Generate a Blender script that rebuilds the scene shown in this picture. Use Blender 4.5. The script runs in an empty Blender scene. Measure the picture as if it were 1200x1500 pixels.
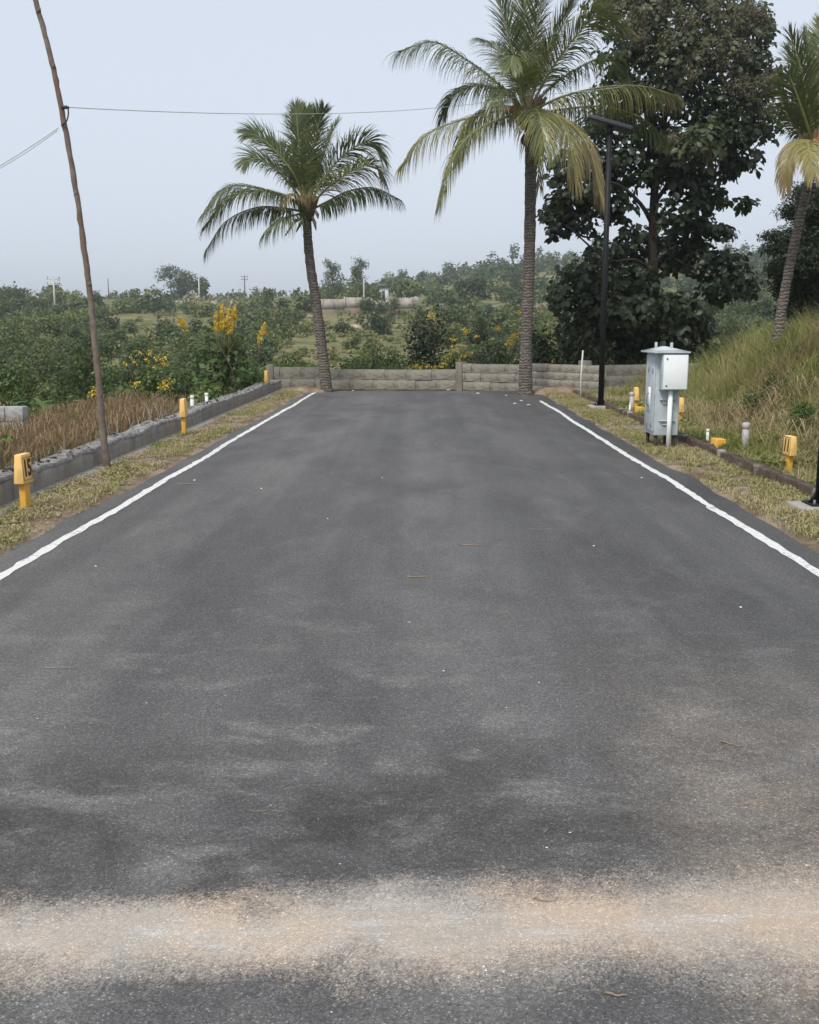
import bpy, bmesh, math, random
import numpy as np
from mathutils import Vector, Matrix

# ------------------------------------------------------------------ camera, sky, sun, exposure
SC = bpy.context.scene
COL = SC.collection
R = math.radians
F_PX, CW, CH, HZ = 1500.0, 1200, 1500, 481.0        # focal length and frame in reference pixels, horizon row
CAM = np.array([0.0, 0.0, 1.6])
PITCH = math.atan((CH / 2 - HZ) / F_PX)
YAW = math.atan(22.0 / F_PX)
cam_d = bpy.data.cameras.new('camera'); cam = bpy.data.objects.new('camera', cam_d); COL.objects.link(cam)
cam_d.sensor_fit = 'HORIZONTAL'; cam_d.sensor_width = 36.0; cam_d.lens = 36.0 * F_PX / CW
cam_d.clip_start = 0.05; cam_d.clip_end = 6000
cam.location = CAM; cam.rotation_euler = (math.pi / 2 - PITCH, 0, YAW)
SC.camera = cam

SUN_ELEV, SUN_AZ = 53.0, 208.0        # azimuth clockwise from +Y: high, a little left and behind the camera
world = bpy.data.worlds.new('World'); SC.world = world; world.use_nodes = True
wn = world.node_tree.nodes; wl = world.node_tree.links; wn.clear()
sky = wn.new('ShaderNodeTexSky'); sky.sky_type = 'NISHITA'; sky.sun_disc = False
sky.sun_elevation = R(SUN_ELEV); sky.sun_rotation = R(SUN_AZ)
sky.altitude = 0; sky.air_density = 1.0; sky.dust_density = 3.0; sky.ozone_density = 1.0
hs = wn.new('ShaderNodeHueSaturation'); hs.inputs['Saturation'].default_value = 0.42
veil = wn.new('ShaderNodeMix'); veil.data_type = 'RGBA'; veil.inputs['Factor'].default_value = 0.72
veil.inputs[7].default_value = (6.15, 6.75, 7.75, 1)       # the even white of high haze
bg = wn.new('ShaderNodeBackground'); bg.inputs['Strength'].default_value = 0.10
wo = wn.new('ShaderNodeOutputWorld')
wl.new(sky.outputs[0], hs.inputs['Color']); wl.new(hs.outputs[0], veil.inputs[6])
wl.new(veil.outputs[2], bg.inputs['Color']); wl.new(bg.outputs[0], wo.inputs['Surface'])

sun_d = bpy.data.lights.new('sun', 'SUN'); sun = bpy.data.objects.new('sun', sun_d); COL.objects.link(sun)
sun_d.energy = 2.3; sun_d.angle = R(16); sun_d.color = (1.0, 0.95, 0.87)
_e, _a = R(SUN_ELEV), R(SUN_AZ)
sun_dir = Vector((math.sin(_a) * math.cos(_e), math.cos(_a) * math.cos(_e), math.sin(_e)))
sun.rotation_euler = sun_dir.to_track_quat('Z', 'Y').to_euler(); sun.location = (0, -10, 40)

SC.view_settings.view_transform = 'Standard'; SC.view_settings.look = 'None'
SC.view_settings.exposure = 0.42; SC.view_settings.gamma = 1.0; SC.view_settings.use_curve_mapping = False
SC.render.engine = 'CYCLES'
SC.cycles.max_bounces = 6; SC.cycles.diffuse_bounces = 3; SC.cycles.glossy_bounces = 2
SC.cycles.transmission_bounces = 4; SC.cycles.volume_bounces = 1; SC.cycles.transparent_max_bounces = 4
SC.cycles.use_denoising = True

# ------------------------------------------------------------------ survey helpers: photograph row/column to a place
_fw = np.array([-math.sin(YAW) * math.cos(PITCH), math.cos(YAW) * math.cos(PITCH), -math.sin(PITCH)])
_rt = np.array([math.cos(YAW), math.sin(YAW), 0.0]); _up = np.cross(_rt, _fw)
def ray(px, py): return _fw + _rt * (px - CW / 2) / F_PX + _up * (CH / 2 - py) / F_PX
def G(px, py, z=0.0):
    d = ray(px, py); return CAM + d * (z - CAM[2]) / d[2]
def A(px, py, Y):
    d = ray(px, py); return CAM + d * (Y - CAM[1]) / d[1]

def sstep(a, b, x):
    t = np.clip((np.asarray(x, float) - a) / (b - a), 0, 1); return t * t * (3 - 2 * t)

_rs = np.random.RandomState(5)
_LAT = _rs.rand(64, 64)
def vnoise(x, y):
    x = np.asarray(x, float); y = np.asarray(y, float)
    xi = np.floor(x).astype(int); yi = np.floor(y).astype(int); fx = x - xi; fy = y - yi
    fx = fx * fx * (3 - 2 * fx); fy = fy * fy * (3 - 2 * fy)
    g = lambda a, b: _LAT[a % 64, b % 64]
    return (g(xi, yi) * (1 - fx) + g(xi + 1, yi) * fx) * (1 - fy) + (g(xi, yi + 1) * (1 - fx) + g(xi + 1, yi + 1) * fx) * fy

_BY = [-60, 26.5, 30, 36, 45, 60, 75, 90, 120, 150, 200, 250, 330, 420, 600, 1000]
_BZ = [-.09, -.09, -.35, -1.2, -2.0, -1.6, -.7, .2, 2.0, 3.8, 6.6, 9.0, 11.4, 12.0, 7.0, -2.0]
def terr(x, y):
    x = np.asarray(x, float); y = np.asarray(y, float)
    z = np.interp(y, _BY, _BZ)
    left = -1.7 * sstep(-5.3, -9.5, x) * (1 - sstep(30, 60, y))
    x0 = 4.15 + 1.5 * sstep(13, 24, y); mound = 1.45 * sstep(0, 1, (x - x0) / (7.4 - x0)) * (1 - sstep(20.5, 28, y)) * sstep(3, 9, y)
    mound = mound * (0.9 + 0.25 * vnoise(x * .5 + 7, y * .35)) + 0.10 * sstep(3.72, 3.8, x) * (1 - sstep(25, 29, y))
    far = sstep(110, 330, y)
    ridge = far * 8.5 * sstep(-50, 60, x) + far * 2.5 * (vnoise(x * .013 + 3, y * .008) - .5) * (1 - .5 * sstep(-60, 70, x))
    rough = sstep(32, 60, y) * (1.1 * (vnoise(x * .06, y * .06) - .5) + .35 * (vnoise(x * .25, y * .25) - .5))
    return z + left + mound + ridge + rough

# ------------------------------------------------------------------ mesh helpers
def link(o, parent=None):
    COL.objects.link(o)
    if parent is not None: o.parent = parent
    return o
def tag(o, label=None, cat=None, group=None, kind=None):
    if label: o['label'] = label
    if cat: o['category'] = cat
    if group: o['group'] = group
    if kind: o['kind'] = kind
    return o
def empty(name, loc, rz=0.0):
    o = bpy.data.objects.new(name, None); o.location = loc; o.rotation_euler = (0, 0, rz)
    o.empty_display_size = .2
    return link(o)
def raw_mesh(name, V, faces, mats, tint=None, smooth=False):
    """V (n,3); faces: list of index arrays (m,k)."""
    me = bpy.data.meshes.new(name)
    V = np.asarray(V, np.float32)
    me.vertices.add(len(V)); me.vertices.foreach_set('co', V.ravel())
    idx = np.concatenate([np.asarray(f, np.int32).ravel() for f in faces])
    tot = np.concatenate([np.full(len(f), np.asarray(f).shape[1], np.int32) for f in faces])
    st = np.concatenate([[0], np.cumsum(tot)[:-1]]).astype(np.int32)
    me.loops.add(len(idx)); me.loops.foreach_set('vertex_index', idx)
    me.polygons.add(len(tot)); me.polygons.foreach_set('loop_start', st); me.polygons.foreach_set('loop_total', tot)
    if smooth: me.polygons.foreach_set('use_smooth', np.ones(len(tot), bool))
    me.update(calc_edges=True)
    if tint is not None:
        a = me.attributes.new('tint', 'FLOAT', 'POINT'); a.data.foreach_set('value', np.asarray(tint, np.float32))
    for m in (mats if isinstance(mats, (list, tuple)) else [mats]): me.materials.append(m)
    return me
def mesh_obj(name, V, faces, mat, parent=None, tint=None, smooth=False):
    V = np.asarray(V, float)
    if parent is not None:
        p = parent; off = np.zeros(3)
        while p is not None: off = off + np.array(p.location); p = p.parent
        V = V - off
    return link(bpy.data.objects.new(name, raw_mesh(name, V, faces, mat, tint, smooth)), parent)

class MB:
    """collects boxes, tubes and plates into ONE mesh"""
    def __init__(s): s.V = []; s.F = {}; s.n = 0
    def add(s, V, F):
        V = np.asarray(V, float)
        for f in F:
            s.F.setdefault(len(f), []).append([i + s.n for i in f])
        s.V.append(V); s.n += len(V); return s
    def box(s, lo, hi, bev=0.0, top=(0, 0), M=None):
        x0, y0, z0 = lo; x1, y1, z1 = hi
        if bev <= 0:
            tx, ty = top
            V = [(x0, y0, z0), (x1, y0, z0), (x1, y1, z0), (x0, y1, z0), (x0 + tx, y0 + ty, z1), (x1 - tx, y0 + ty, z1), (x1 - tx, y1 - ty, z1), (x0 + tx, y1 - ty, z1)]
            F = [(3, 2, 1, 0), (4, 5, 6, 7), (0, 1, 5, 4), (1, 2, 6, 5), (2, 3, 7, 6), (3, 0, 4, 7)]
        else:
            b = bmesh.new(); bmesh.ops.create_cube(b, size=1.0)
            for v in b.verts:
                k = 1 if v.co.z > 0 else 0
                v.co = Vector((x0 + k * top[0] if v.co.x < 0 else x1 - k * top[0], y0 + k * top[1] if v.co.y < 0 else y1 - k * top[1], z1 if k else z0))
            bmesh.ops.bevel(b, geom=list(b.edges), offset=bev, segments=2, profile=.5, affect='EDGES')
            b.verts.index_update(); V = [tuple(v.co) for v in b.verts]; F = [tuple(v.index for v in f.verts) for f in b.faces]; b.free()
        if M is not None: V = [tuple(M @ Vector(v)) for v in V]
        return s.add(V, F)
    def tube(s, pts, rad, n=8, cap=True):
        V, Q, caps = tube_arrays(pts, rad, n); F = [tuple(q) for q in Q]
        if cap: F += caps
        return s.add(V, F)
    def build(s, name, mat, parent=None, local=False, smooth=False):
        V = np.concatenate(s.V); faces = [np.array(f) for f in s.F.values()]
        if local: return link(bpy.data.objects.new(name, raw_mesh(name, V, faces, mat, None, smooth)), parent)
        return mesh_obj(name, V, faces, mat, parent, None, smooth)

def tube_arrays(pts, rad, n=8):
    P = np.asarray(pts, float); m = len(P); rad = np.broadcast_to(np.asarray(rad, float), (m,))
    T = np.gradient(P, axis=0); T /= np.linalg.norm(T, axis=1)[:, None]
    ref = np.array([1.0, 0, 0]) if abs(T[0][0]) < .8 else np.array([0, 1.0, 0])
    V = np.zeros((m, n, 3)); ang = np.arange(n) / n * 2 * math.pi
    for i in range(m):
        u = ref - T[i] * ref.dot(T[i]); u /= np.linalg.norm(u); w = np.cross(T[i], u); ref = u
        V[i] = P[i] + rad[i] * (np.cos(ang)[:, None] * u + np.sin(ang)[:, None] * w)
    i, j = np.meshgrid(np.arange(m - 1), np.arange(n), indexing='ij'); j2 = (j + 1) % n
    Q = np.stack([i * n + j, i * n + j2, (i + 1) * n + j2, (i + 1) * n + j], -1).reshape(-1, 4)
    return V.reshape(-1, 3), Q, [tuple(range(n))[::-1], tuple(range((m - 1) * n, m * n))]
def spline(pts, n):
    """smooth curve through control points"""
    P = np.asarray(pts, float); m = len(P)
    t = np.linspace(0, m - 1, n); out = []
    for u in t:
        i = min(int(u), m - 2); f = u - i
        p0 = P[max(i - 1, 0)] if i > 0 else 2 * P[0] - P[1]; p1 = P[i]; p2 = P[i + 1]; p3 = P[i + 2] if i + 2 < m else 2 * P[-1] - P[-2]
        out.append(.5 * ((2 * p1) + (p2 - p0) * f + (2 * p0 - 5 * p1 + 4 * p2 - p3) * f * f + (3 * p1 - p0 - 3 * p2 + p3) * f ** 3))
    return np.array(out)
def norm(v): return v / np.maximum(np.linalg.norm(v, axis=-1, keepdims=True), 1e-9)

# leaf templates: (side, length, normal)
T_RHOMB = (np.array([(0, 0, 0), (-.34, .45, .05), (0, 1, -.06), (.34, .45, .05)]), np.array([(0, 3, 2, 1)]))
T_NARROW = (np.array([(0, 0, 0), (-.13, .4, .03), (0, 1, -.12), (.13, .4, .03)]), np.array([(0, 3, 2, 1)]))
T_BROAD = (np.array([(0, 0, 0), (-.27, .3, .07), (0, .33, 0), (.27, .3, .07), (-.29, .66, .03), (0, .68, -.04), (.29, .66, .03), (0, 1, -.16)]),
           np.array([(0, 2, 1), (0, 3, 2), (1, 2, 4), (2, 5, 4), (2, 3, 5), (3, 6, 5), (4, 5, 7), (5, 6, 7)]))
class Leaves:
    def __init__(s): s.V = []; s.F = []; s.T = []; s.n = 0
    def put(s, P, D, N, size, tint, tmpl=T_RHOMB):
        P = np.asarray(P, float); D = norm(D); N = norm(N - D * (N * D).sum(1)[:, None]); S = np.cross(D, N)
        T, F = tmpl; k = len(T); n = len(P); size = np.broadcast_to(size, (n,))
        V = P[:, None, :] + size[:, None, None] * (T[None, :, 0:1] * S[:, None, :] + T[None, :, 1:2] * D[:, None, :] + T[None, :, 2:3] * N[:, None, :])
        s.V.append(V.reshape(-1, 3)); s.F.append((np.arange(n)[:, None, None] * k + F[None] + s.n).reshape(-1, F.shape[1]))
        s.T.append(np.repeat(np.broadcast_to(tint, (n,)), k)); s.n += n * k
    def build(s, name, mat, parent=None):
        fs = {}
        for f in s.F: fs.setdefault(f.shape[1], []).append(f)
        return mesh_obj(name, np.concatenate(s.V), [np.concatenate(f) for f in fs.values()], mat, parent, np.clip(np.concatenate(s.T), 0, 1))
def sph(rs, n): return norm(rs.normal(size=(n, 3)))
def clump(rs, L, c, r, n, size, tint, tmpl=T_RHOMB, shell=.45, droop=0.2, jit=.1, flat=.85):
    """leaves round one lumpy clump, facing outwards and up"""
    u = sph(rs, n); r = np.asarray(r, float)
    rad = (shell + (1 - shell) * rs.rand(n) ** .6) * (.82 + .36 * rs.rand(n))
    P = np.asarray(c) + u * r * rad[:, None]
    N = norm(u * .8 + np.array([0, 0, .55]) + rs.normal(size=(n, 3)) * .5)
    D = norm(np.cross(N, sph(rs, n))) + np.array([0, 0, -droop])
    L.put(P, D, N, size * (.65 + .7 * rs.rand(n)), tint + jit * rs.normal(size=n), tmpl)
def crown(rs, L, c, r, nclump, n, size, tint, tmpl=T_RHOMB, cr=.42, droop=.2, jit=.1):
    c = np.asarray(c, float); r = np.asarray(r, float)
    u = sph(rs, nclump) * (.35 + .5 * rs.rand(nclump))[:, None]; cs = c + u * r
    for q in range(nclump):
        rr = r * cr * (.7 + .6 * rs.rand())
        clump(rs, L, cs[q], rr, int(n / nclump), size, tint + .09 * rs.normal(), tmpl, droop=droop, jit=jit)
    return cs

# ------------------------------------------------------------------ materials
def new_mat(name):
    m = bpy.data.materials.new(name); m.use_nodes = True; nt = m.node_tree; nt.nodes.clear()
    out = nt.nodes.new('ShaderNodeOutputMaterial'); b = nt.nodes.new('ShaderNodeBsdfPrincipled')
    nt.links.new(b.outputs[0], out.inputs[0]); b.inputs['Specular IOR Level'].default_value = .3
    return m, nt, b, out
def node(nt, t, **kw):
    n = nt.nodes.new(t)
    for k, v in kw.items():
        if k in n.inputs: n.inputs[k].default_value = v
        else: setattr(n, k, v)
    return n
def rgba(c): return (c[0], c[1], c[2], 1)
def ramp(nt, fac, stops, interp='LINEAR'):
    r = nt.nodes.new('ShaderNodeValToRGB'); r.color_ramp.interpolation = interp
    while len(r.color_ramp.elements) < len(stops): r.color_ramp.elements.new(.5)
    for e, (p, c) in zip(r.color_ramp.elements, stops):
        e.position = p; e.color = rgba(c) if hasattr(c, '__len__') else (c, c, c, 1)
    if fac is not None: nt.links.new(fac, r.inputs[0])
    return r.outputs[0]
def mixc(nt, fac, a, b, mode='MIX'):
    m = nt.nodes.new('ShaderNodeMix'); m.data_type = 'RGBA'; m.blend_type = mode
    for i, v in ((0, fac), (6, a), (7, b)):
        if isinstance(v, (int, float)): m.inputs[i].default_value = v
        elif isinstance(v, tuple): m.inputs[i].default_value = rgba(v)
        else: nt.links.new(v, m.inputs[i])
    return m.outputs[2]
def mth(nt, op, a, b=None, c=None):
    m = nt.nodes.new('ShaderNodeMath'); m.operation = op
    for i, v in enumerate((a, b, c)):
        if v is None: continue
        if isinstance(v, (int, float)): m.inputs[i].default_value = v
        else: nt.links.new(v, m.inputs[i])
    return m.outputs[0]
def coords(nt, scale=(1, 1, 1), kind='Object'):
    tc = nt.nodes.new('ShaderNodeTexCoord'); mp = nt.nodes.new('ShaderNodeMapping'); mp.inputs['Scale'].default_value = scale
    nt.links.new(tc.outputs[kind], mp.inputs[0]); return mp.outputs[0]
def noise(nt, co, scale, detail=4, rough=.55, dist=0.0):
    n = node(nt, 'ShaderNodeTexNoise', Scale=scale, Detail=detail, Roughness=rough, Distortion=dist); nt.links.new(co, n.inputs['Vector']); return n.outputs[0]
def bump(nt, b, h, strength, dist):
    n = node(nt, 'ShaderNodeBump', Strength=strength, Distance=dist); nt.links.new(h, n.inputs['Height']); nt.links.new(n.outputs[0], b.inputs['Normal'])

def leaf_mat(name, stops, transl=.3, rough=.5, spec=.3):
    m, nt, b, out = new_mat(name)
    at = node(nt, 'ShaderNodeAttribute', attribute_name='tint')
    c = ramp(nt, at.outputs['Fac'], stops)
    b.inputs['Roughness'].default_value = rough; b.inputs['Specular IOR Level'].default_value = spec
    nt.links.new(c, b.inputs['Base Color'])
    if transl > 0:
        tr = nt.nodes.new('ShaderNodeBsdfTranslucent'); mx = nt.nodes.new('ShaderNodeMixShader'); mx.inputs[0].default_value = transl
        c2 = mixc(nt, .35, c, (.20, .24, .03)); nt.links.new(c2, tr.inputs[0])
        nt.links.new(b.outputs[0], mx.inputs[1]); nt.links.new(tr.outputs[0], mx.inputs[2]); nt.links.new(mx.outputs[0], out.inputs[0])
    return m
def rough_mat(name, c1, c2, scale=6, rough=.85, bmp=.3, bd=.01, stain=None, sscale=1.5, obj_rand=0.0, streak=False, sr=(.42, .66)):
    m, nt, b, out = new_mat(name); co = coords(nt)
    n1 = noise(nt, co, scale, 6, .65); c = ramp(nt, n1, [(.3, c1), (.7, c2)])
    if stain is not None:
        co2 = coords(nt, (1, 1, .25) if streak else (1, 1, 1)); s = noise(nt, co2, sscale, 5, .6)
        c = mixc(nt, ramp(nt, s, [(sr[0], 0.0), (sr[1], 1.0)]), c, stain)
    if obj_rand > 0:
        oi = nt.nodes.new('ShaderNodeObjectInfo'); v = mth(nt, 'MULTIPLY_ADD', oi.outputs['Random'], obj_rand, 1 - obj_rand / 2)
        h = nt.nodes.new('ShaderNodeHueSaturation'); nt.links.new(v, h.inputs['Value']); nt.links.new(c, h.inputs['Color']); c = h.outputs[0]
    nt.links.new(c, b.inputs['Base Color']); b.inputs['Roughness'].default_value = rough
    bump(nt, b, noise(nt, co, scale * 6, 5, .7), bmp, bd)
    return m
M = {}
M['leaf'] = leaf_mat('scrub_leaf', [(0, (.036, .058, .024)), (.3, (.085, .118, .044)), (.55, (.14, .175, .058)), (.8, (.22, .225, .085)), (1, (.28, .22, .11))])
M['green'] = leaf_mat('fresh_leaf', [(0, (.028, .056, .018)), (.5, (.095, .155, .040)), (1, (.20, .25, .065))])
M['teak'] = leaf_mat('teak_leaf', [(0, (.011, .018, .010)), (.4, (.032, .048, .023)), (.75, (.085, .102, .050)), (1, (.15, .15, .085))], transl=.28, rough=.42, spec=.35)
M['dark_leaf'] = leaf_mat('dark_feathery_leaf', [(0, (.014, .024, .011)), (.6, (.040, .060, .025)), (1, (.09, .11, .045))], transl=.2)
M['bloom'] = leaf_mat('brown_blossom', [(0, (.07, .072, .045)), (.5, (.16, .145, .10)), (1, (.25, .21, .155))], transl=.2, rough=.8, spec=.1)
M['yellow'] = leaf_mat('yellow_petal', [(0, (.46, .27, .02)), (.5, (.72, .48, .05)), (1, (.82, .64, .13))], transl=.25, rough=.6)
M['palm'] = leaf_mat('palm_leaflet', [(0, (.040, .058, .028)), (.35, (.085, .115, .045)), (.62, (.175, .195, .068)), (.82, (.34, .285, .10)), (1, (.27, .20, .12))], transl=.3, rough=.36, spec=.5)
M['rachis'] = rough_mat('palm_rachis', (.16, .17, .06), (.26, .24, .09), 8, .5, .1)
M['redgrass'] = leaf_mat('red_seed_grass', [(0, (.09, .12, .036)), (.35, (.19, .175, .075)), (.7, (.29, .185, .12)), (1, (.40, .24, .185))], transl=.3, rough=.8, spec=.1)
M['grass'] = leaf_mat('bank_grass', [(0, (.115, .155, .045)), (.45, (.245, .26, .09)), (.75, (.39, .35, .175)), (1, (.50, .41, .27))], transl=.3, rough=.7, spec=.15)
M['straw'] = leaf_mat('dry_straw', [(0, (.17, .12, .06)), (.5, (.32, .25, .14)), (1, (.48, .40, .26))], transl=.2, rough=.85, spec=.1)
M['stalk'] = leaf_mat('dead_stalk', [(0, (.05, .035, .022)), (.5, (.30, .26, .20)), (1, (.58, .55, .50))], transl=0, rough=.9, spec=.1)
M['bark'] = rough_mat('grey_brown_bark', (.055, .042, .032), (.13, .10, .078), 9, .9, .6, .03)
M['pole_wood'] = rough_mat('weathered_wood', (.10, .082, .066), (.24, .205, .17), 14, .9, .5, .01, (.15, .085, .058), .9)
M['white_wood'] = rough_mat('pale_stick', (.5, .47, .42), (.66, .63, .58), 12, .7, .1)
M['yellow_paint'] = rough_mat('yellow_painted_concrete', (.62, .34, .05), (.76, .45, .09), 9, .75, .4, .004, (.40, .24, .09), 9, 0, False, (.5, .68))
M['yellow_head'] = rough_mat('pale_yellow_painted_concrete', (.74, .46, .14), (.84, .57, .22), 9, .75, .4, .004, (.50, .32, .13), 10, 0, True, (.5, .7))
M['digit'] = rough_mat('dark_lettering', (.035, .025, .018), (.09, .055, .03), 60, .7, 0)
M['groove'] = rough_mat('dark_yellow_groove', (.30, .15, .03), (.42, .23, .05), 20, .7, 0)
M['pvc_white'] = rough_mat('white_pipe', (.66, .66, .63), (.78, .78, .75), 12, .45, 0)
M['pvc_grey'] = rough_mat('grey_pipe', (.36, .33, .33), (.46, .43, .43), 10, .5, .05)
M['black_metal'] = rough_mat('black_pole_paint', (.006, .006, .007), (.012, .012, .013), 10, .6, .05)
M['panel_metal'] = rough_mat('slate_panel_frame', (.035, .037, .046), (.055, .057, .068), 10, .4, .05)
M['cell'] = rough_mat('solar_cell', (.012, .016, .035), (.02, .026, .05), 10, .15, 0)
M['lens'] = rough_mat('lamp_lens', (.12, .12, .12), (.16, .16, .16), 10, .3, 0)
M['cab'] = rough_mat('grey_cabinet_paint', (.44, .49, .51), (.51, .56, .58), 3, .85, .05, .003, (.36, .40, .41), 5)
M['cab_white'] = rough_mat('white_meter_box', (.77, .81, .81), (.80, .83, .83), 3, .7, 0, .003, (.72, .75, .74), 4)
M['steel'] = rough_mat('dull_steel', (.12, .12, .12), (.22, .22, .22), 20, .5, 0)
M['rust'] = rough_mat('dark_leg_steel', (.03, .028, .026), (.07, .06, .05), 20, .8, .1)
M['wire'] = rough_mat('wire', (.34, .34, .34), (.46, .46, .45), 30, .6, 0)
M['wire_dark'] = rough_mat('dark_wire', (.03, .03, .032), (.05, .05, .05), 30, .6, 0)
M['block'] = rough_mat('weathered_block', (.24, .22, .185), (.37, .345, .295), 5, .95, .6, .012, (.14, .12, .088), 1.7, .14, False, (.48, .68))
M['block_new'] = rough_mat('grey_block', (.34, .34, .33), (.47, .47, .455), 7, .95, .5, .015, (.27, .26, .245), 3, .2)
M['mortar'] = rough_mat('mortar', (.20, .18, .15), (.31, .285, .24), 12, .95, .5, .02)
M['mortar_light'] = rough_mat('mortar_light', (.20, .19, .18), (.30, .29, .275), 12, .95, .5, .02)
M['conc'] = rough_mat('cast_concrete', (.22, .20, .175), (.33, .305, .265), 4, .92, .5, .012, (.145, .128, .104), 4.0, 0, True, (.4, .78))
M['rubble'] = rough_mat('broken_concrete', (.32, .31, .295), (.54, .53, .51), 22, .95, 1.0, .03, (.22, .20, .18), 9)
M['kerb'] = rough_mat('stained_kerb', (.060, .042, .031), (.14, .105, .08), 9, .95, .9, .02, (.34, .31, .27), 2.3, 0, False, (.56, .66))
M['dark_bark'] = rough_mat('dark_bark', (.022, .017, .013), (.055, .043, .034), 9, .95, .6, .03)
M['footing'] = rough_mat('footing_concrete', (.27, .25, .22), (.40, .37, .335), 9, .95, .5, .02)
M['farwall'] = rough_mat('far_wall_render', (.30, .27, .23), (.44, .40, .35), 1.6, .95, 0, .02, (.17, .15, .11), .9, .3, True)
M['soil_wall'] = rough_mat('red_earth_bank', (.16, .12, .08), (.25, .18, .13), 1.0, .95, 0, .1, (.09, .11, .045), .5)
M['boulder'] = rough_mat('pink_boulder', (.36, .26, .20), (.52, .40, .33), 1.5, .9, .5, .1)
M['hut'] = rough_mat('white_hut', (.62, .62, .62), (.74, .74, .74), 2, .8, .1)
M['hut_roof'] = rough_mat('dark_sheet_roof', (.05, .048, .045), (.09, .085, .08), 2, .8, .1)
M['tarp'] = rough_mat('pale_blue_tarpaulin', (.20, .30, .33), (.28, .38, .40), 2, .6, .2)
M['far_pole'] = rough_mat('pale_concrete_pole', (.45, .44, .43), (.58, .57, .55), 3, .9, .1)
M['dark_pole'] = rough_mat('dark_far_pole', (.08, .08, .08), (.13, .13, .13), 3, .9, .1)
M['litter'] = rough_mat('pale_litter', (.34, .32, .29), (.52, .50, .47), 20, .9, .2)
M['twig'] = rough_mat('dry_twig', (.18, .13, .09), (.36, .29, .21), 25, .9, .3)
M['pebble'] = rough_mat('white_pebble', (.55, .53, .49), (.75, .73, .7), 25, .9, .3)
M['husk'] = rough_mat('palm_fibre', (.085, .060, .036), (.17, .125, .075), 20, .95, .6, .02)
M['orange'] = rough_mat('orange_husk', (.38, .11, .03), (.50, .17, .05), 15, .8, .3, .01)

def palm_bark():
    m, nt, b, out = new_mat('ringed_palm_bark'); co = coords(nt)
    w = node(nt, 'ShaderNodeTexWave', Scale=4.6, Distortion=7.0, Detail=4.0); w.bands_direction = 'Z'; w.inputs['Detail Scale'].default_value = 2.5
    nt.links.new(co, w.inputs['Vector'])
    n1 = noise(nt, co, 7, 6, .7)
    c = mixc(nt, ramp(nt, n1, [(.3, 0.0), (.7, 1.0)]), (.115, .098, .082), (.235, .205, .175))
    c = mixc(nt, ramp(nt, w.outputs['Fac'], [(0, .8), (.4, 0.0)]), c, (.050, .040, .033))
    nt.links.new(c, b.inputs['Base Color']); b.inputs['Roughness'].default_value = .92
    bump(nt, b, mth(nt, 'ADD', w.outputs['Fac'], noise(nt, co, 30, 5, .7)), .7, .03)
    return m
M['palm_bark'] = palm_bark()

def ground_mat():
    m, nt, b, out = new_mat('hillside_ground'); co = coords(nt)
    n1 = noise(nt, co, .05, 7, .65); n2 = noise(nt, co, .22, 8, .72); n3 = noise(nt, co, .8, 8, .75)
    c = mixc(nt, ramp(nt, n1, [(.38, 0.0), (.62, 1.0)]), (.115, .13, .055), (.235, .20, .11))
    c = mixc(nt, ramp(nt, n2, [(.46, 0.0), (.62, .85)]), c, (.060, .085, .030))
    c = mixc(nt, ramp(nt, n3, [(.50, 0.0), (.68, .7)]), c, (.27, .205, .125))
    nt.links.new(c, b.inputs['Base Color']); b.inputs['Roughness'].default_value = 1.0; b.inputs['Specular IOR Level'].default_value = .05
    bump(nt, b, mth(nt, 'ADD', n2, n3), .6, .15)
    return m
M['ground'] = ground_mat()

def verge_mat():
    m, nt, b, out = new_mat('sandy_verge'); co = coords(nt)
    n1 = noise(nt, co, 2.2, 6, .65); n2 = noise(nt, co, 14, 6, .7); n3 = noise(nt, co, 70, 4, .7)
    c = mixc(nt, ramp(nt, n1, [(.38, 0.0), (.62, 1.0)]), (.13, .10, .06), (.33, .265, .205))
    c = mixc(nt, ramp(nt, n2, [(.45, 0.0), (.7, .75)]), c, (.19, .125, .085))
    c = mixc(nt, ramp(nt, n3, [(.6, 0.0), (.72, .8)]), c, (.50, .44, .38))
    nt.links.new(c, b.inputs['Base Color']); b.inputs['Roughness'].default_value = .98; b.inputs['Specular IOR Level'].default_value = .1
    bump(nt, b, mth(nt, 'ADD', n2, n3), .8, .02)
    return m
M['verge'] = verge_mat()

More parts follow.
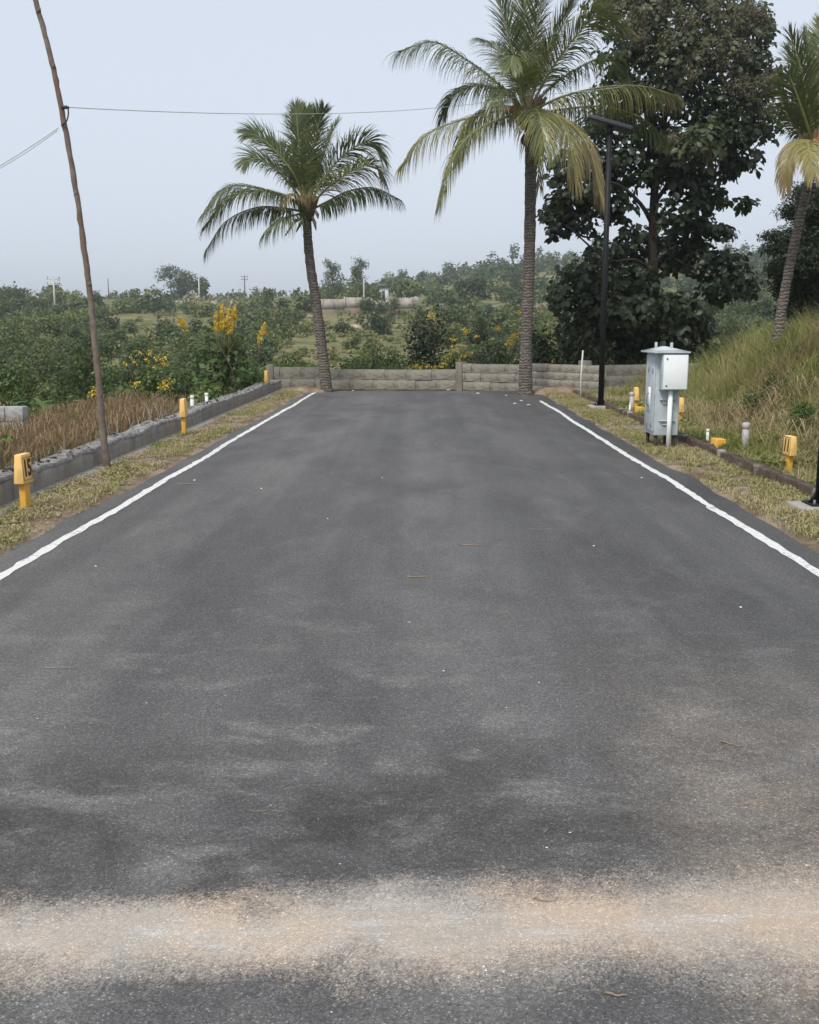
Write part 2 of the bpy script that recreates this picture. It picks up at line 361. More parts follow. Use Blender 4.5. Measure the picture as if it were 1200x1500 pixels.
def asphalt_mat():
    m, nt, b, out = new_mat('worn_asphalt'); co = coords(nt)
    sp = nt.nodes.new('ShaderNodeSeparateXYZ'); nt.links.new(co, sp.inputs[0]); X, Y = sp.outputs[0], sp.outputs[1]
    v = node(nt, 'ShaderNodeTexVoronoi', Scale=210.0, Randomness=1.0); nt.links.new(co, v.inputs['Vector'])
    sv = nt.nodes.new('ShaderNodeSeparateColor'); nt.links.new(v.outputs['Color'], sv.inputs[0])
    n_f = noise(nt, co, 330, 3, .8); n_m = noise(nt, co, 55, 4, .7)
    base = nt.nodes.new('ShaderNodeRGB'); base.outputs[0].default_value = (.104, .102, .102, 1); c = base.outputs[0]
    # pale, dusty and dark patches, long along the road
    cs = coords(nt, (1, .30, 1)); p1 = noise(nt, cs, .75, 6, .62, .5); p2 = noise(nt, cs, 2.8, 5, .65, .4); p3 = noise(nt, coords(nt, (1, .42, 1)), 1.1, 6, .62, .3)
    c = mixc(nt, ramp(nt, p1, [(.36, 0.0), (.62, .55)]), c, (.172, .169, .165))
    c = mixc(nt, ramp(nt, p3, [(.46, 0.0), (.68, .55)]), c, (.058, .057, .058))
    c = mixc(nt, ramp(nt, p2, [(.52, 0.0), (.76, .4)]), c, (.20, .195, .19))
    lane = noise(nt, coords(nt, (1, .02, 1)), 1.9, 3, .5); c = mixc(nt, ramp(nt, lane, [(.42, 0.0), (.62, .42)]), c, (.066, .065, .066))
    oil = mth(nt, 'MULTIPLY', mth(nt, 'SUBTRACT', 1.0, sp_ramp(nt, mth(nt, 'ABSOLUTE', mth(nt, 'SUBTRACT', Y, 3.15)), .1, .9)), ramp(nt, noise(nt, coords(nt, (1, 1.3, 1)), 1.7, 6, .65, .4), [(.40, 0.0), (.62, .8)]))
    c = mixc(nt, oil, c, (.046, .044, .043))
    pale = ramp(nt, noise(nt, coords(nt, (.9, 1.5, 1)), 2.3, 6, .66, .3), [(.52, 0.0), (.72, .65)]); pale = mth(nt, 'MULTIPLY', pale, mth(nt, 'SUBTRACT', 1.0, sp_ramp(nt, Y, 3.5, 7.0))); c = mixc(nt, pale, c, (.24, .235, .225))
    # sandy track of the crossing lane in the foreground, drifting to the sand at its side
    edge = noise(nt, co, 3.2, 6, .7); fine = noise(nt, co, 38, 4, .75)
    yy = mth(nt, 'MULTIPLY_ADD', X, -.055, Y)
    yy = mth(nt, 'ADD', yy, mth(nt, 'MULTIPLY', mth(nt, 'SUBTRACT', edge, .5), .40))
    d = mth(nt, 'ABSOLUTE', mth(nt, 'SUBTRACT', yy, 2.535))
    wid = mth(nt, 'MULTIPLY_ADD', X, .035, .185)
    band = mth(nt, 'SUBTRACT', 1.0, mth(nt, 'DIVIDE', d, mth(nt, 'MULTIPLY', wid, 1.45)))
    grain = mth(nt, 'MULTIPLY_ADD', mth(nt, 'SUBTRACT', sv.outputs[1], .5), .5, mth(nt, 'MULTIPLY', mth(nt, 'SUBTRACT', n_m, .5), .5))
    band = mth(nt, 'ADD', grain, mth(nt, 'MULTIPLY', band, 1.25))
    band = ramp(nt, band, [(.0, 0.0), (.30, .34), (.9, .9)])
    sand = mixc(nt, ramp(nt, noise(nt, co, 2.1, 4, .6), [(.42, 0.0), (.62, 1.0)]), (.43, .385, .335), (.54, .43, .33))
    chalk = mth(nt, 'MULTIPLY', ramp(nt, noise(nt, coords(nt, (1, 5, 1)), 2.6, 5, .65), [(.5, 0.0), (.64, 1.0)]), ramp(nt, d, [(.03, 1.0), (.13, 0.0)]))
    sand = mixc(nt, mth(nt, 'MULTIPLY', chalk, .5), sand, (.55, .54, .52))
    side = mth(nt, 'MULTIPLY', ramp(nt, X, [(.62, 0.0), (.99, 1.0)]), mth(nt, 'SUBTRACT', 1.0, sp_ramp(nt, Y, 3.0, 5.2)))
    side = mth(nt, 'MULTIPLY', side, ramp(nt, mth(nt, 'MULTIPLY_ADD', fine, .5, mth(nt, 'MULTIPLY', edge, .6)), [(.40, 0.0), (.70, .75)]))
    c = mixc(nt, side, c, (.33, .275, .215))
    c = mixc(nt, band, c, sand)
    # the stones themselves: every grain lighter or darker than its neighbours, under the dust too
    g = ramp(nt, sv.outputs[0], [(0, .34), (.35, .74), (.75, 1.12), (.93, 1.6), (1, 3.2)])
    g2 = ramp(nt, n_f, [(.22, .45), (.78, 1.6)]); g3 = ramp(nt, n_m, [(.25, .76), (.75, 1.26)])
    gm = mixc(nt, .45, g, g2); gm = mixc(nt, 1.0, gm, g3, 'MULTIPLY')
    gm = mixc(nt, mth(nt, 'MULTIPLY', band, .68), gm, (1, 1, 1))
    c = mixc(nt, 1.0, c, gm, 'MULTIPLY')
    nt.links.new(c, b.inputs['Base Color']); b.inputs['Roughness'].default_value = .88; b.inputs['Specular IOR Level'].default_value = .22
    h = mth(nt, 'ADD', mth(nt, 'MULTIPLY', v.outputs['Distance'], 1.0), mth(nt, 'MULTIPLY', n_f, .8))
    bump(nt, b, h, .55, .006)
    return m
def sp_ramp(nt, val, a, b_):
    mr = node(nt, 'ShaderNodeMapRange'); mr.inputs['From Min'].default_value = a; mr.inputs['From Max'].default_value = b_; mr.clamp = True
    nt.links.new(val, mr.inputs['Value']); return mr.outputs[0]
M['asphalt'] = asphalt_mat()

def line_mat():
    m, nt, b, out = new_mat('worn_white_line'); co = coords(nt)
    n1 = noise(nt, co, 26, 6, .75); n2 = noise(nt, co, 3, 4, .6)
    w = ramp(nt, mth(nt, 'ADD', mth(nt, 'MULTIPLY', n1, .8), mth(nt, 'MULTIPLY', n2, .35)), [(.60, 0.0), (.72, .85)])
    c = mixc(nt, w, mixc(nt, n2, (.56, .56, .545), (.68, .68, .66)), (.17, .165, .16))
    nt.links.new(c, b.inputs['Base Color']); b.inputs['Roughness'].default_value = .8
    bump(nt, b, noise(nt, co, 200, 3, .7), .4, .004)
    return m
M['line'] = line_mat()

# ================================================================== THE SETTING
def grid(name, xs, ys, zf, mat, kind='structure', smooth=True):
    Xg, Yg = np.meshgrid(xs, ys, indexing='ij'); Z = zf(Xg, Yg)
    V = np.stack([Xg, Yg, Z], -1).reshape(-1, 3); a, b_ = len(xs), len(ys)
    i, j = np.meshgrid(np.arange(a - 1), np.arange(b_ - 1), indexing='ij')
    Q = np.stack([i * b_ + j, (i + 1) * b_ + j, (i + 1) * b_ + j + 1, i * b_ + j + 1], -1).reshape(-1, 4)
    o = mesh_obj(name, V, [Q], mat, None, None, smooth)
    return tag(o, kind=kind)
def spread(fine, step, lim, grow):
    v = [0.0]; s = step
    while v[-1] < lim:
        if v[-1] > fine: s *= grow
        v.append(v[-1] + s)
    return np.array(v)
_p = spread(10, .35, 650, 1.13); gx = np.concatenate([-_p[:0:-1], _p])
_q = spread(34, .5, 900, 1.035); gy = np.concatenate([np.arange(-60, -.1, 6), _q])
grid('ground', gx, gy, terr, M['ground'])

LX, RX = -2.77, 2.61        # centre of the two painted edge lines
# road: one slab with thickness, its edge a little ragged beyond the lines
ys = np.concatenate([np.arange(-30, 0, 1.0), np.arange(0, 26.9, .25)])
el = -3.22 + .05 * (vnoise(ys * 1.7, ys * 0) - .5) ; er = 3.04 + .06 * (vnoise(ys * 1.9 + 9, ys * 0) - .5)
V = []
for k, y in enumerate(ys): V += [(el[k] - .05, y, -.10), (el[k], y, 0), (er[k], y, 0), (er[k] + .05, y, -.10)]
Q = [[4 * k + a, 4 * k + a + 1, 4 * k + a + 5, 4 * k + a + 4][::-1] for k in range(len(ys) - 1) for a in range(3)]
road = tag(mesh_obj('road', V, [np.array(Q)], M['asphalt']), kind='structure')
def edge_line(xc, y0, y1, seed):
    rs = np.random.RandomState(seed); yy = np.arange(y0, y1, .12); n = len(yy)
    wob = .035 * (vnoise(yy * .55 + seed, yy * 0) - .5) + .012 * (vnoise(yy * 2.3 + seed, yy * 0) - .5)
    a = xc - .040 + wob + .006 * rs.normal(size=n); b_ = xc + .040 + wob + .006 * rs.normal(size=n)
    V = np.concatenate([np.stack([a, yy, np.full(n, .004)], 1), np.stack([b_, yy, np.full(n, .004)], 1)])
    Q = np.array([[k, n + k, n + k + 1, k + 1] for k in range(n - 1)])
    tag(mesh_obj('painted_edge_line', V, [Q], M['line'], road))
edge_line(LX, -8, 26.0, 1); edge_line(RX, -8, 23.2, 2)

# verges: low sandy strips that spill unevenly over the asphalt edge
def lverge(X, Y):
    t = (X + 3.80) / .92
    return .035 * (1 - np.clip(t, 0, 1)) + .03 * (vnoise(X * 5, Y * 2.2) - .4) * (1 - sstep(.55, 1, t)) - .012 * sstep(.75, 1.0, t) + .006
def rverge(X, Y):
    t = (3.72 - X) / .95
    return .03 * (1 - np.clip(t, 0, 1)) + .03 * (vnoise(X * 5 + 4, Y * 2.2) - .4) * (1 - sstep(.55, 1, t)) - .012 * sstep(.75, 1.0, t) + .006
def strip(name, x_out, x_in, y0, y1, zf, seed):
    yy = np.arange(y0, y1, .16); tt = np.linspace(0, 1, 14)
    T, Yg = np.meshgrid(tt, yy, indexing='ij')
    inner = x_in + (.16 * (vnoise(Yg * .9 + seed, Yg * 0 + 3) - .5) + .10 * (vnoise(Yg * 3.1 + seed, Yg * 0) - .5)) * (1 if x_in > x_out else -1)
    X = x_out + (inner - x_out) * T
    Z = zf(X, Yg) * (1 - sstep(.9, 1, T)) + (-.012) * sstep(.9, 1, T)
    Z = np.where(T < .02, -.08, Z)
    V = np.stack([X, Yg, Z], -1).reshape(-1, 3); n = len(yy)
    i, j = np.meshgrid(np.arange(13), np.arange(n - 1), indexing='ij')
    Q = np.stack([i * n + j, (i + 1) * n + j, (i + 1) * n + j + 1, i * n + j + 1], -1).reshape(-1, 4)
    if x_in < x_out: Q = Q[:, ::-1]
    return tag(mesh_obj(name, V, [Q], M['verge'], None, None, True), kind='structure')
strip('verge_left', -3.80, -2.93, -8, 26.6, lverge, 3)
strip('verge_right', 3.72, 2.82, -8, 26.0, rverge, 8)

# low cast wall along one verge: stained face, crumbled top, pale ledge at its foot
def low_wall():
    root = empty('low_concrete_wall', (-3.85, 14, 0))
    tag(root, 'long low stained concrete wall with crumbled top running beside the road verge', 'wall')
    yy = np.arange(2.0, 26.9, .11); rs = np.random.RandomState(4); n = len(yy)
    h = .285 + .05 * (vnoise(yy * .9, yy * 0) - .5) + .035 * (vnoise(yy * 3.5, yy * 0 + 2) - .5)
    V = []
    for k in range(n):
        j = rs.normal(size=6) * .005
        V += [(-3.735 + j[0], yy[k], -.1), (-3.735 + j[1], yy[k], h[k] * .6), (-3.740 + j[2], yy[k], h[k] - .03), (-3.80, yy[k], h[k] - .03),
              (-3.90, yy[k], h[k] - .03), (-3.98 + j[5], yy[k], h[k] - .03), (-3.985, yy[k], -.25)]
    Q = [[7 * k + a, 7 * k + a + 1, 7 * k + a + 8, 7 * k + a + 7] for k in range(n - 1) for a in range(6)]
    V = np.array(V); mesh_obj('wall_face', V, [np.array(Q)], M['conc'], root)
    # broken capping: chips lying on the top
    L = MB()
    for k in range(900):
        i = rs.randint(n); c = np.array([-3.865 + .105 * rs.normal() * .7, yy[i] + rs.rand() * .1, h[i] + .002]); c[0] = np.clip(c[0], -3.97, -3.76)
        s = .010 + .022 * rs.rand() ** 2; q = sph(rs, 5) * s * np.array([1.3, 1.3, .8]); L.add(c + q + [0, 0, s * .4], [(0, 1, 2), (0, 2, 3), (0, 3, 1), (1, 3, 2), (1, 4, 2), (2, 4, 3)])
    tag(L.build('crumbled_top', M['rubble'], root), 'loose grey concrete crumbs along the wall top', kind='stuff')
    # top screed, rougher and paler than the face
    m = 7; Vt = []
    for k in range(n):
        for a in range(m):
            x = -3.7365 - .004 * a if a < 2 else -3.741 - .235 * (a - 1) / (m - 2)
            Vt.append((x + .0015 * rs.normal(), yy[k], h[k] - .034 if a == 0 else h[k] + .009 * rs.rand()))
    Qt = [[m * k + a, m * k + a + 1, m * (k + 1) + a + 1, m * (k + 1) + a] for k in range(n - 1) for a in range(m - 1)]
    mesh_obj('screed', np.array(Vt), [np.array(Qt)[:, ::-1]], M['rubble'], root)
    lv = []
    for k in range(n):
        w = .09 + .05 * vnoise(yy[k] * 1.3, 5.0); lv += [(-3.736, yy[k], .06), (-3.735 + w, yy[k], .05 + .008 * rs.normal()), (-3.735 + w + .02, yy[k], -.02)]
    lq = [[3 * k + a, 3 * k + a + 1, 3 * k + a + 4, 3 * k + a + 3][::-1] for k in range(n - 1) for a in range(2)]
    mesh_obj('ledge', np.array(lv), [np.array(lq)], M['footing'], root)
low_wall()

# kerb on the other side: short lengths, chipped and stained
def kerb():
    rs = np.random.RandomState(9); root = empty('kerb', (3.66, 14, 0))
    root['kind'] = 'structure'
    y = 5.5
    while y < 24.5:
        ln = 1.5 + .5 * rs.rand(); h = .125 + .02 * rs.rand(); dx = .008 * rs.normal(); n = 22; V = []
        for k in range(n):
            yk = y + .01 + (ln - .02) * k / (n - 1); j = rs.normal(size=5) * .006
            V += [(3.60 + dx, yk, -.08), (3.60 + dx + j[0], yk, h - .012 + j[4]), (3.606 + dx + j[0], yk, h + j[4]), (3.70 + dx + 2 * j[1], yk, h + j[4]), (3.71 + dx, yk, -.08)]
        Q = [[5 * k + a, 5 * k + a + 5, 5 * k + a + 6, 5 * k + a + 1] for k in range(n - 1) for a in range(4)]
        MBk = MB(); MBk.add(V, Q + [(0, 1, 2, 3, 4), tuple(5 * (n - 1) + q for q in (4, 3, 2, 1, 0))]); MBk.build('kerb_stone', M['kerb'], root)
        y += ln
kerb()

# block walls: every block a piece of its own on a recessed mortar core
def unit_block():
    m = MB().box((-.5, -.5, 0), (.5, .5, 1), .016); return raw_mesh('block', np.concatenate(m.V), [np.array(f) for f in m.F.values()], M['block'])
UB = unit_block(); UB2 = UB.copy(); UB2.materials[0] = M['block_new']
def block_wall(name, label, P0, P1, z0, h, courses, blen, th, seed, me=UB, core='mortar', ends=(), stagger=.5, gap=.009):
    rs = np.random.RandomState(seed); P0 = np.array(P0[:2]); P1 = np.array(P1[:2]); d = P1 - P0; Ln = np.linalg.norm(d); d /= Ln
    ang = math.atan2(d[1], d[0]); root = empty(name, (P0[0], P0[1], z0), ang); tag(root, label, 'wall')
    c = MB().box((.02, -th / 2 + .022, -.3), (Ln - .02, th / 2 - .022, h - .025)); c.build('mortar_core', M[core], root, local=True)
    ch = h / courses
    for r in range(courses):
        x = 0.0; first = True
        while x < Ln - .05:
            w = blen * (.9 + .2 * rs.rand())
            if first and r % 2: w *= stagger
            first = False; w = min(w, Ln - x)
            o = bpy.data.objects.new('block', me); o.scale = (max(w - gap, .03), th + .012 * rs.normal(), ch - gap)
            o.location = (x + w / 2, .006 * rs.normal(), r * ch + .003 * rs.normal()); o.rotation_euler = (0, .006 * rs.normal(), .006 * rs.normal())
            link(o, root); x += w
    for (px, pw, ph) in ends:
        MB().box((px - pw / 2, -th / 2 - .045, -.25), (px + pw / 2, th / 2 + .045, ph), .012).build('pillar', M['mortar_light' if core == 'mortar_light' else 'conc'], root, local=True)
    return root
wz = -.02
W0, W1, W1b, W2, W3 = G(394, 569), G(478, 569), G(668, 569.5), G(777, 573), G(884, 580)
block_wall('low_block_wall', 'short weathered block wall with end pillar behind the smaller palm', W0, W1, wz, .60, 2, .62, .2, 1, ends=((.06, .16, .66),))
block_wall('low_block_wall', 'low weathered block wall closing the road between the two palms', W1 + [.03, .03, 0], W1b, wz, .54, 2, .62, .2, 2, ends=())
_l = float(np.linalg.norm((W2 - W1b)[:2]))
block_wall('low_block_wall', 'slightly taller block wall joining the pillar and the tall palm', W1b + [.05, 0, 0], W2, wz, .70, 3, .5, .2, 3, ends=((.10, .20, .74),))
block_wall('low_block_wall', 'broken weathered block wall with missing blocks and earth at its foot, beside the thin white stick', W2 + [.05, 0, 0], W3, wz, .74, 4, .42, .2, 4)
block_wall('low_block_wall', 'dark block wall in shade under the broad-leaved tree behind the cabinet', (3.95, 26.2), (9.3, 28.6), -.1, .78, 3, .45, .2, 5, ends=((.12, .22, .9),))
b0 = A(-60, 600, 13.4); b1 = A(37, 600, 13.4)
block_wall('grey_block_wall', 'stub of pale grey concrete block wall standing in tall weeds', b0, b1, -.38, .98, 5, .30, .18, 6, UB2, 'mortar_light')
# soil drift against the broken wall
mesh_obj_drift = None
def drift(name, c, rx, ry, h, mat, seed, label, cat):
    n, m = 28, 10; V = [(c[0], c[1], c[2] + h)]
    for i in range(1, m + 1):
        for j in range(n):
            a = 2 * math.pi * j / n; t = i / m; w = .85 + .3 * vnoise(3 + math.cos(a) * 2 + seed, 3 + math.sin(a) * 2)
            V.append((c[0] + rx * t * w * math.cos(a), c[1] + ry * t * w * math.sin(a), c[2] - .03 + (h + .03) * (1 - t * t) * (.7 + .6 * vnoise(t * 4 + seed, a * 2))))
    F = [(0, 1 + j, 1 + (j + 1) % n) for j in range(n)]; Qd = [(1 + (i - 1) * n + j, 1 + i * n + j, 1 + i * n + (j + 1) % n, 1 + (i - 1) * n + (j + 1) % n) for i in range(1, m) for j in range(n)]
    o = mesh_obj(name, np.array(V) , [np.array(F), np.array(Qd)], mat, None, None, True); return tag(o, label, cat)
M['red_soil'] = rough_mat('red_brown_soil', (.13, .075, .045), (.24, .15, .095), 5, .97, .7, .03, (.30, .24, .18), 3)
c = (W2 + W3) / 2; drift('soil_heap', (c[0] - .1, c[1] - .28, 0), 1.0, .30, .17, M['red_soil'], 2, 'reddish brown soil heaped against the broken block wall', 'soil')
c = G(445, 574); drift('soil_heap', (c[0], c[1] - .05, 0), .85, .25, .12, M['red_soil'], 6, 'reddish soil banked at the foot of the smaller palm', 'soil')

# ================================================================== PALMS
def make_frond(root, pts, Y0, hang=.35, leaf=.75, tint=.35, roll=0.0, nl=118, w=.026, tip=.12, seed=0, yellow=0.0, lift=.25, start=.14):
    rs = np.random.RandomState(seed)
    P = spline([A(p[0], p[1], Y0 + p[2]) for p in pts], 48); T = norm(np.gradient(P, axis=0))
    r = P[-1] - P[0]; r[2] = 0
    if np.linalg.norm(r) < .15: r = np.array([0, -1.0, 0])
    r /= np.linalg.norm(r); S0 = np.cross(r, [0, 0, 1.0])
    S = norm(S0 - T * (T @ S0)[:, None]); N = np.cross(S, T)
    cr, sr = math.cos(roll), math.sin(roll); S, N = S * cr + N * sr, N * cr - S * sr
    t = np.sort(np.concatenate([np.linspace(start, .995, nl)] * 2)); side = np.tile([1, -1], nl); n = len(t)
    t = np.clip(t + rs.normal(size=n) * .004, start, 1)
    f = t * 47; i = np.minimum(f.astype(int), 46); fr = (f - i)[:, None]
    lerp = lambda B: B[i] * (1 - fr) + B[i + 1] * fr
    p0, Tt, Ss, Nn = lerp(P), norm(lerp(T)), norm(lerp(S)), norm(lerp(N))
    a = np.radians(30 + 40 * t ** 1.5 + rs.normal(size=n) * 7)
    D = norm(Ss * (side * np.cos(a))[:, None] + Tt * np.sin(a)[:, None] + Nn * (lift * (1 - .6 * t) + .07 * rs.normal(size=n))[:, None])
    u = (t - start) / (1 - start)
    ln = leaf * 1.22 * (.5 + .5 * np.sin(np.pi * np.clip(.14 + .70 * u, 0, 1)) ** .8) * (1 - .3 * u ** 4) * (1 if hang > .2 else 1 - .45 * u ** 2) * (.88 + .24 * rs.rand(n))
    ww = w * (.8 + .4 * rs.rand(n)); hg = hang * (.6 + .8 * rs.rand(n)) + .04
    Vs = []; p = p0; d = D; prof = [.55, 1.0, .8, .42, .04]; wv = norm(Tt - d * (Tt * d).sum(1)[:, None])
    for k in range(5):
        Vs.append(p - wv * (ww * prof[k] / 2)[:, None]); Vs.append(p + wv * (ww * prof[k] / 2)[:, None])
        d = norm(d + np.array([0, 0, -1.0]) * (hg * (.35 + .5 * k))[:, None]); p = p + d * (ln / 4)[:, None]
        wv = norm(wv - d * (wv * d).sum(1)[:, None])
    V = np.stack(Vs, 1).reshape(-1, 3); q = np.array([(2 * k, 2 * k + 1, 2 * k + 3, 2 * k + 2) for k in range(4)])
    F = (np.arange(n)[:, None, None] * 10 + q[None]).reshape(-1, 4)
    tl = np.clip(tint + .10 * rs.normal(size=n) + yellow * u * .5, 0, 1)
    tt = np.repeat(tl, 10).reshape(n, 10) + np.linspace(0, tip, 10)[None, :] + yellow * np.linspace(0, .3, 10)[None]
    o = mesh_obj('frond', V, [F], M['palm'], root, np.clip(tt, 0, 1).ravel())
    rad = np.linspace(.034, .006, 48); Vt, Qt, caps = tube_arrays(P, rad, 6); mesh_obj('rachis', Vt, [Qt], M['rachis'], o, None, True)
    return o
def palm_trunk(root, ctrl, rad, n=70, seed=0):
    rs = np.random.RandomState(seed); P = spline(ctrl, n); rr = np.interp(np.linspace(0, 1, n), np.linspace(0, 1, len(rad)), rad)
    rr = rr * .87 * (1 + .03 * rs.normal(size=n))
    Vt, Qt, caps = tube_arrays(P, rr, 14); Vt = Vt + rs.normal(size=Vt.shape) * .004
    mesh_obj('trunk', Vt, [Qt], M['palm_bark'], root, None, True)
def palm_heart(root, c, s=1.0, seed=0):
    rs = np.random.RandomState(seed); m = MB()
    for k in range(12):       # leaf bases and fibre round the crown shaft
        a = k * 2.4; b_ = np.array([math.cos(a), math.sin(a), 0]); p = np.asarray(c)
        m.tube([p + b_ * .06 * s + [0, 0, -.30 * s], p + b_ * .15 * s + [0, 0, -.02], p + b_ * (.26 + .1 * rs.rand()) * s + [0, 0, .30 * s]], [.09 * s, .075 * s, .03 * s], 6)
    m.build('crown_shaft', M['husk'], root)

# smaller palm at the closed end of the road
Y1 = 26.3; base = A(479, 570, Y1); base[2] = -.05
p1 = empty('coconut_palm', base); tag(p1, 'smaller coconut palm with curved ringed trunk at the low end wall', 'palm tree')
palm_trunk(p1, [base, A(473, 520, Y1), A(464, 450, Y1), A(455, 390, Y1), A(450.5, 340, Y1), A(450, 312, Y1)], [.185, .15, .145, .135, .125, .12], 70, 1)
c1 = A(450, 305, Y1); palm_heart(p1, c1, .95, 2)
FR1 = [
 ([(447, 300, 0), (441, 250, -.25), (437, 195, -.5), (433, 156, -.55)], dict(hang=.05, leaf=.66, roll=.15, tint=.36)),
 ([(450, 300, 0), (447, 240, .2), (447, 190, .35), (449, 160, .3)], dict(hang=.04, leaf=.6, tint=.44)),
 ([(452, 300, 0), (456, 240, -.2), (466, 185, -.3), (474, 160, -.35)], dict(hang=.05, leaf=.6, tint=.38)),
 ([(448, 300, 0), (430, 255, -.2), (402, 220, -.35), (378, 200, -.5), (360, 196, -.6)], dict(hang=.12, leaf=.72, tint=.34, roll=.85)),
 ([(448, 302, 0), (424, 268, -.4), (396, 242, -.7), (374, 232, -.9), (358, 240, -1.0)], dict(hang=.16, leaf=.7, tint=.36, roll=.7)),
 ([(446, 305, 0), (420, 288, -.5), (380, 276, -.9), (336, 274, -1.1), (300, 312, -1.2)], dict(hang=.4, leaf=.7, tint=.28, roll=.25)),
 ([(446, 306, 0), (424, 292, .3), (385, 280, .6), (340, 288, .8), (304, 330, .9)], dict(hang=.4, leaf=.7, tint=.32, roll=-.15)),
 ([(445, 310, 0), (415, 305, -.3), (375, 304, -.5), (330, 325, -.6), (302, 366, -.65)], dict(hang=.9, leaf=.62, tint=.2, w=.032, lift=.05)),
 ([(446, 312, 0), (432, 315, -.5), (412, 322, -.9), (388, 342, -1.1)], dict(hang=.75, leaf=.62, tint=.33, nl=50)),
 ([(453, 300, 0), (474, 262, -.2), (505, 226, -.3), (540, 208, -.35), (560, 232, -.4)], dict(hang=.22, leaf=.72, tint=.38, roll=.5)),
 ([(454, 303, 0), (480, 275, -.6), (512, 252, -1.0), (545, 240, -1.2), (558, 258, -1.3)], dict(hang=.35, leaf=.75, tint=.5, roll=.3)),
 ([(455, 308, 0), (478, 296, .1), (510, 280, .2), (548, 275, .3), (586, 292, .35)], dict(hang=.95, leaf=.58, tint=.2, w=.032, lift=.03)),
 ([(453, 300, 0), (466, 250, .4), (482, 205, .6), (494, 178, .7)], dict(hang=.08, leaf=.58, tint=.32, roll=.3)),
 ([(450, 302, 0), (436, 262, .5), (415, 225, .9), (395, 205, 1.1)], dict(hang=.1, leaf=.75, tint=.26)),
 ([(450, 302, 0), (452, 268, .9), (456, 245, 1.7), (458, 250, 2.3)], dict(hang=.2, leaf=.7, tint=.28)),
 ([(447, 304, 0), (436, 290, -.5), (424, 284, -.8), (414, 296, -.9)], dict(hang=.6, leaf=.36, tint=.9, nl=50)),
]
for k, (pts, kw) in enumerate(FR1): make_frond(p1, pts, Y1, seed=10 + k, **kw)
m = MB()       # dry spathes hanging under the crown
for (a, b_, c_) in (((446, 318), (432, 324), (418, 345)), ((448, 320), (440, 328), (434, 340)), ((458, 318), (461, 326), (463, 337)), ((462, 308), (465, 314), (466, 320))):
    m.tube([A(*a, Y1 - .15), A(*b_, Y1 - .3), A(*c_, Y1 - .4)], [.03, .045, .012], 6)
m.build('dry_spathe', M['bark'], p1)

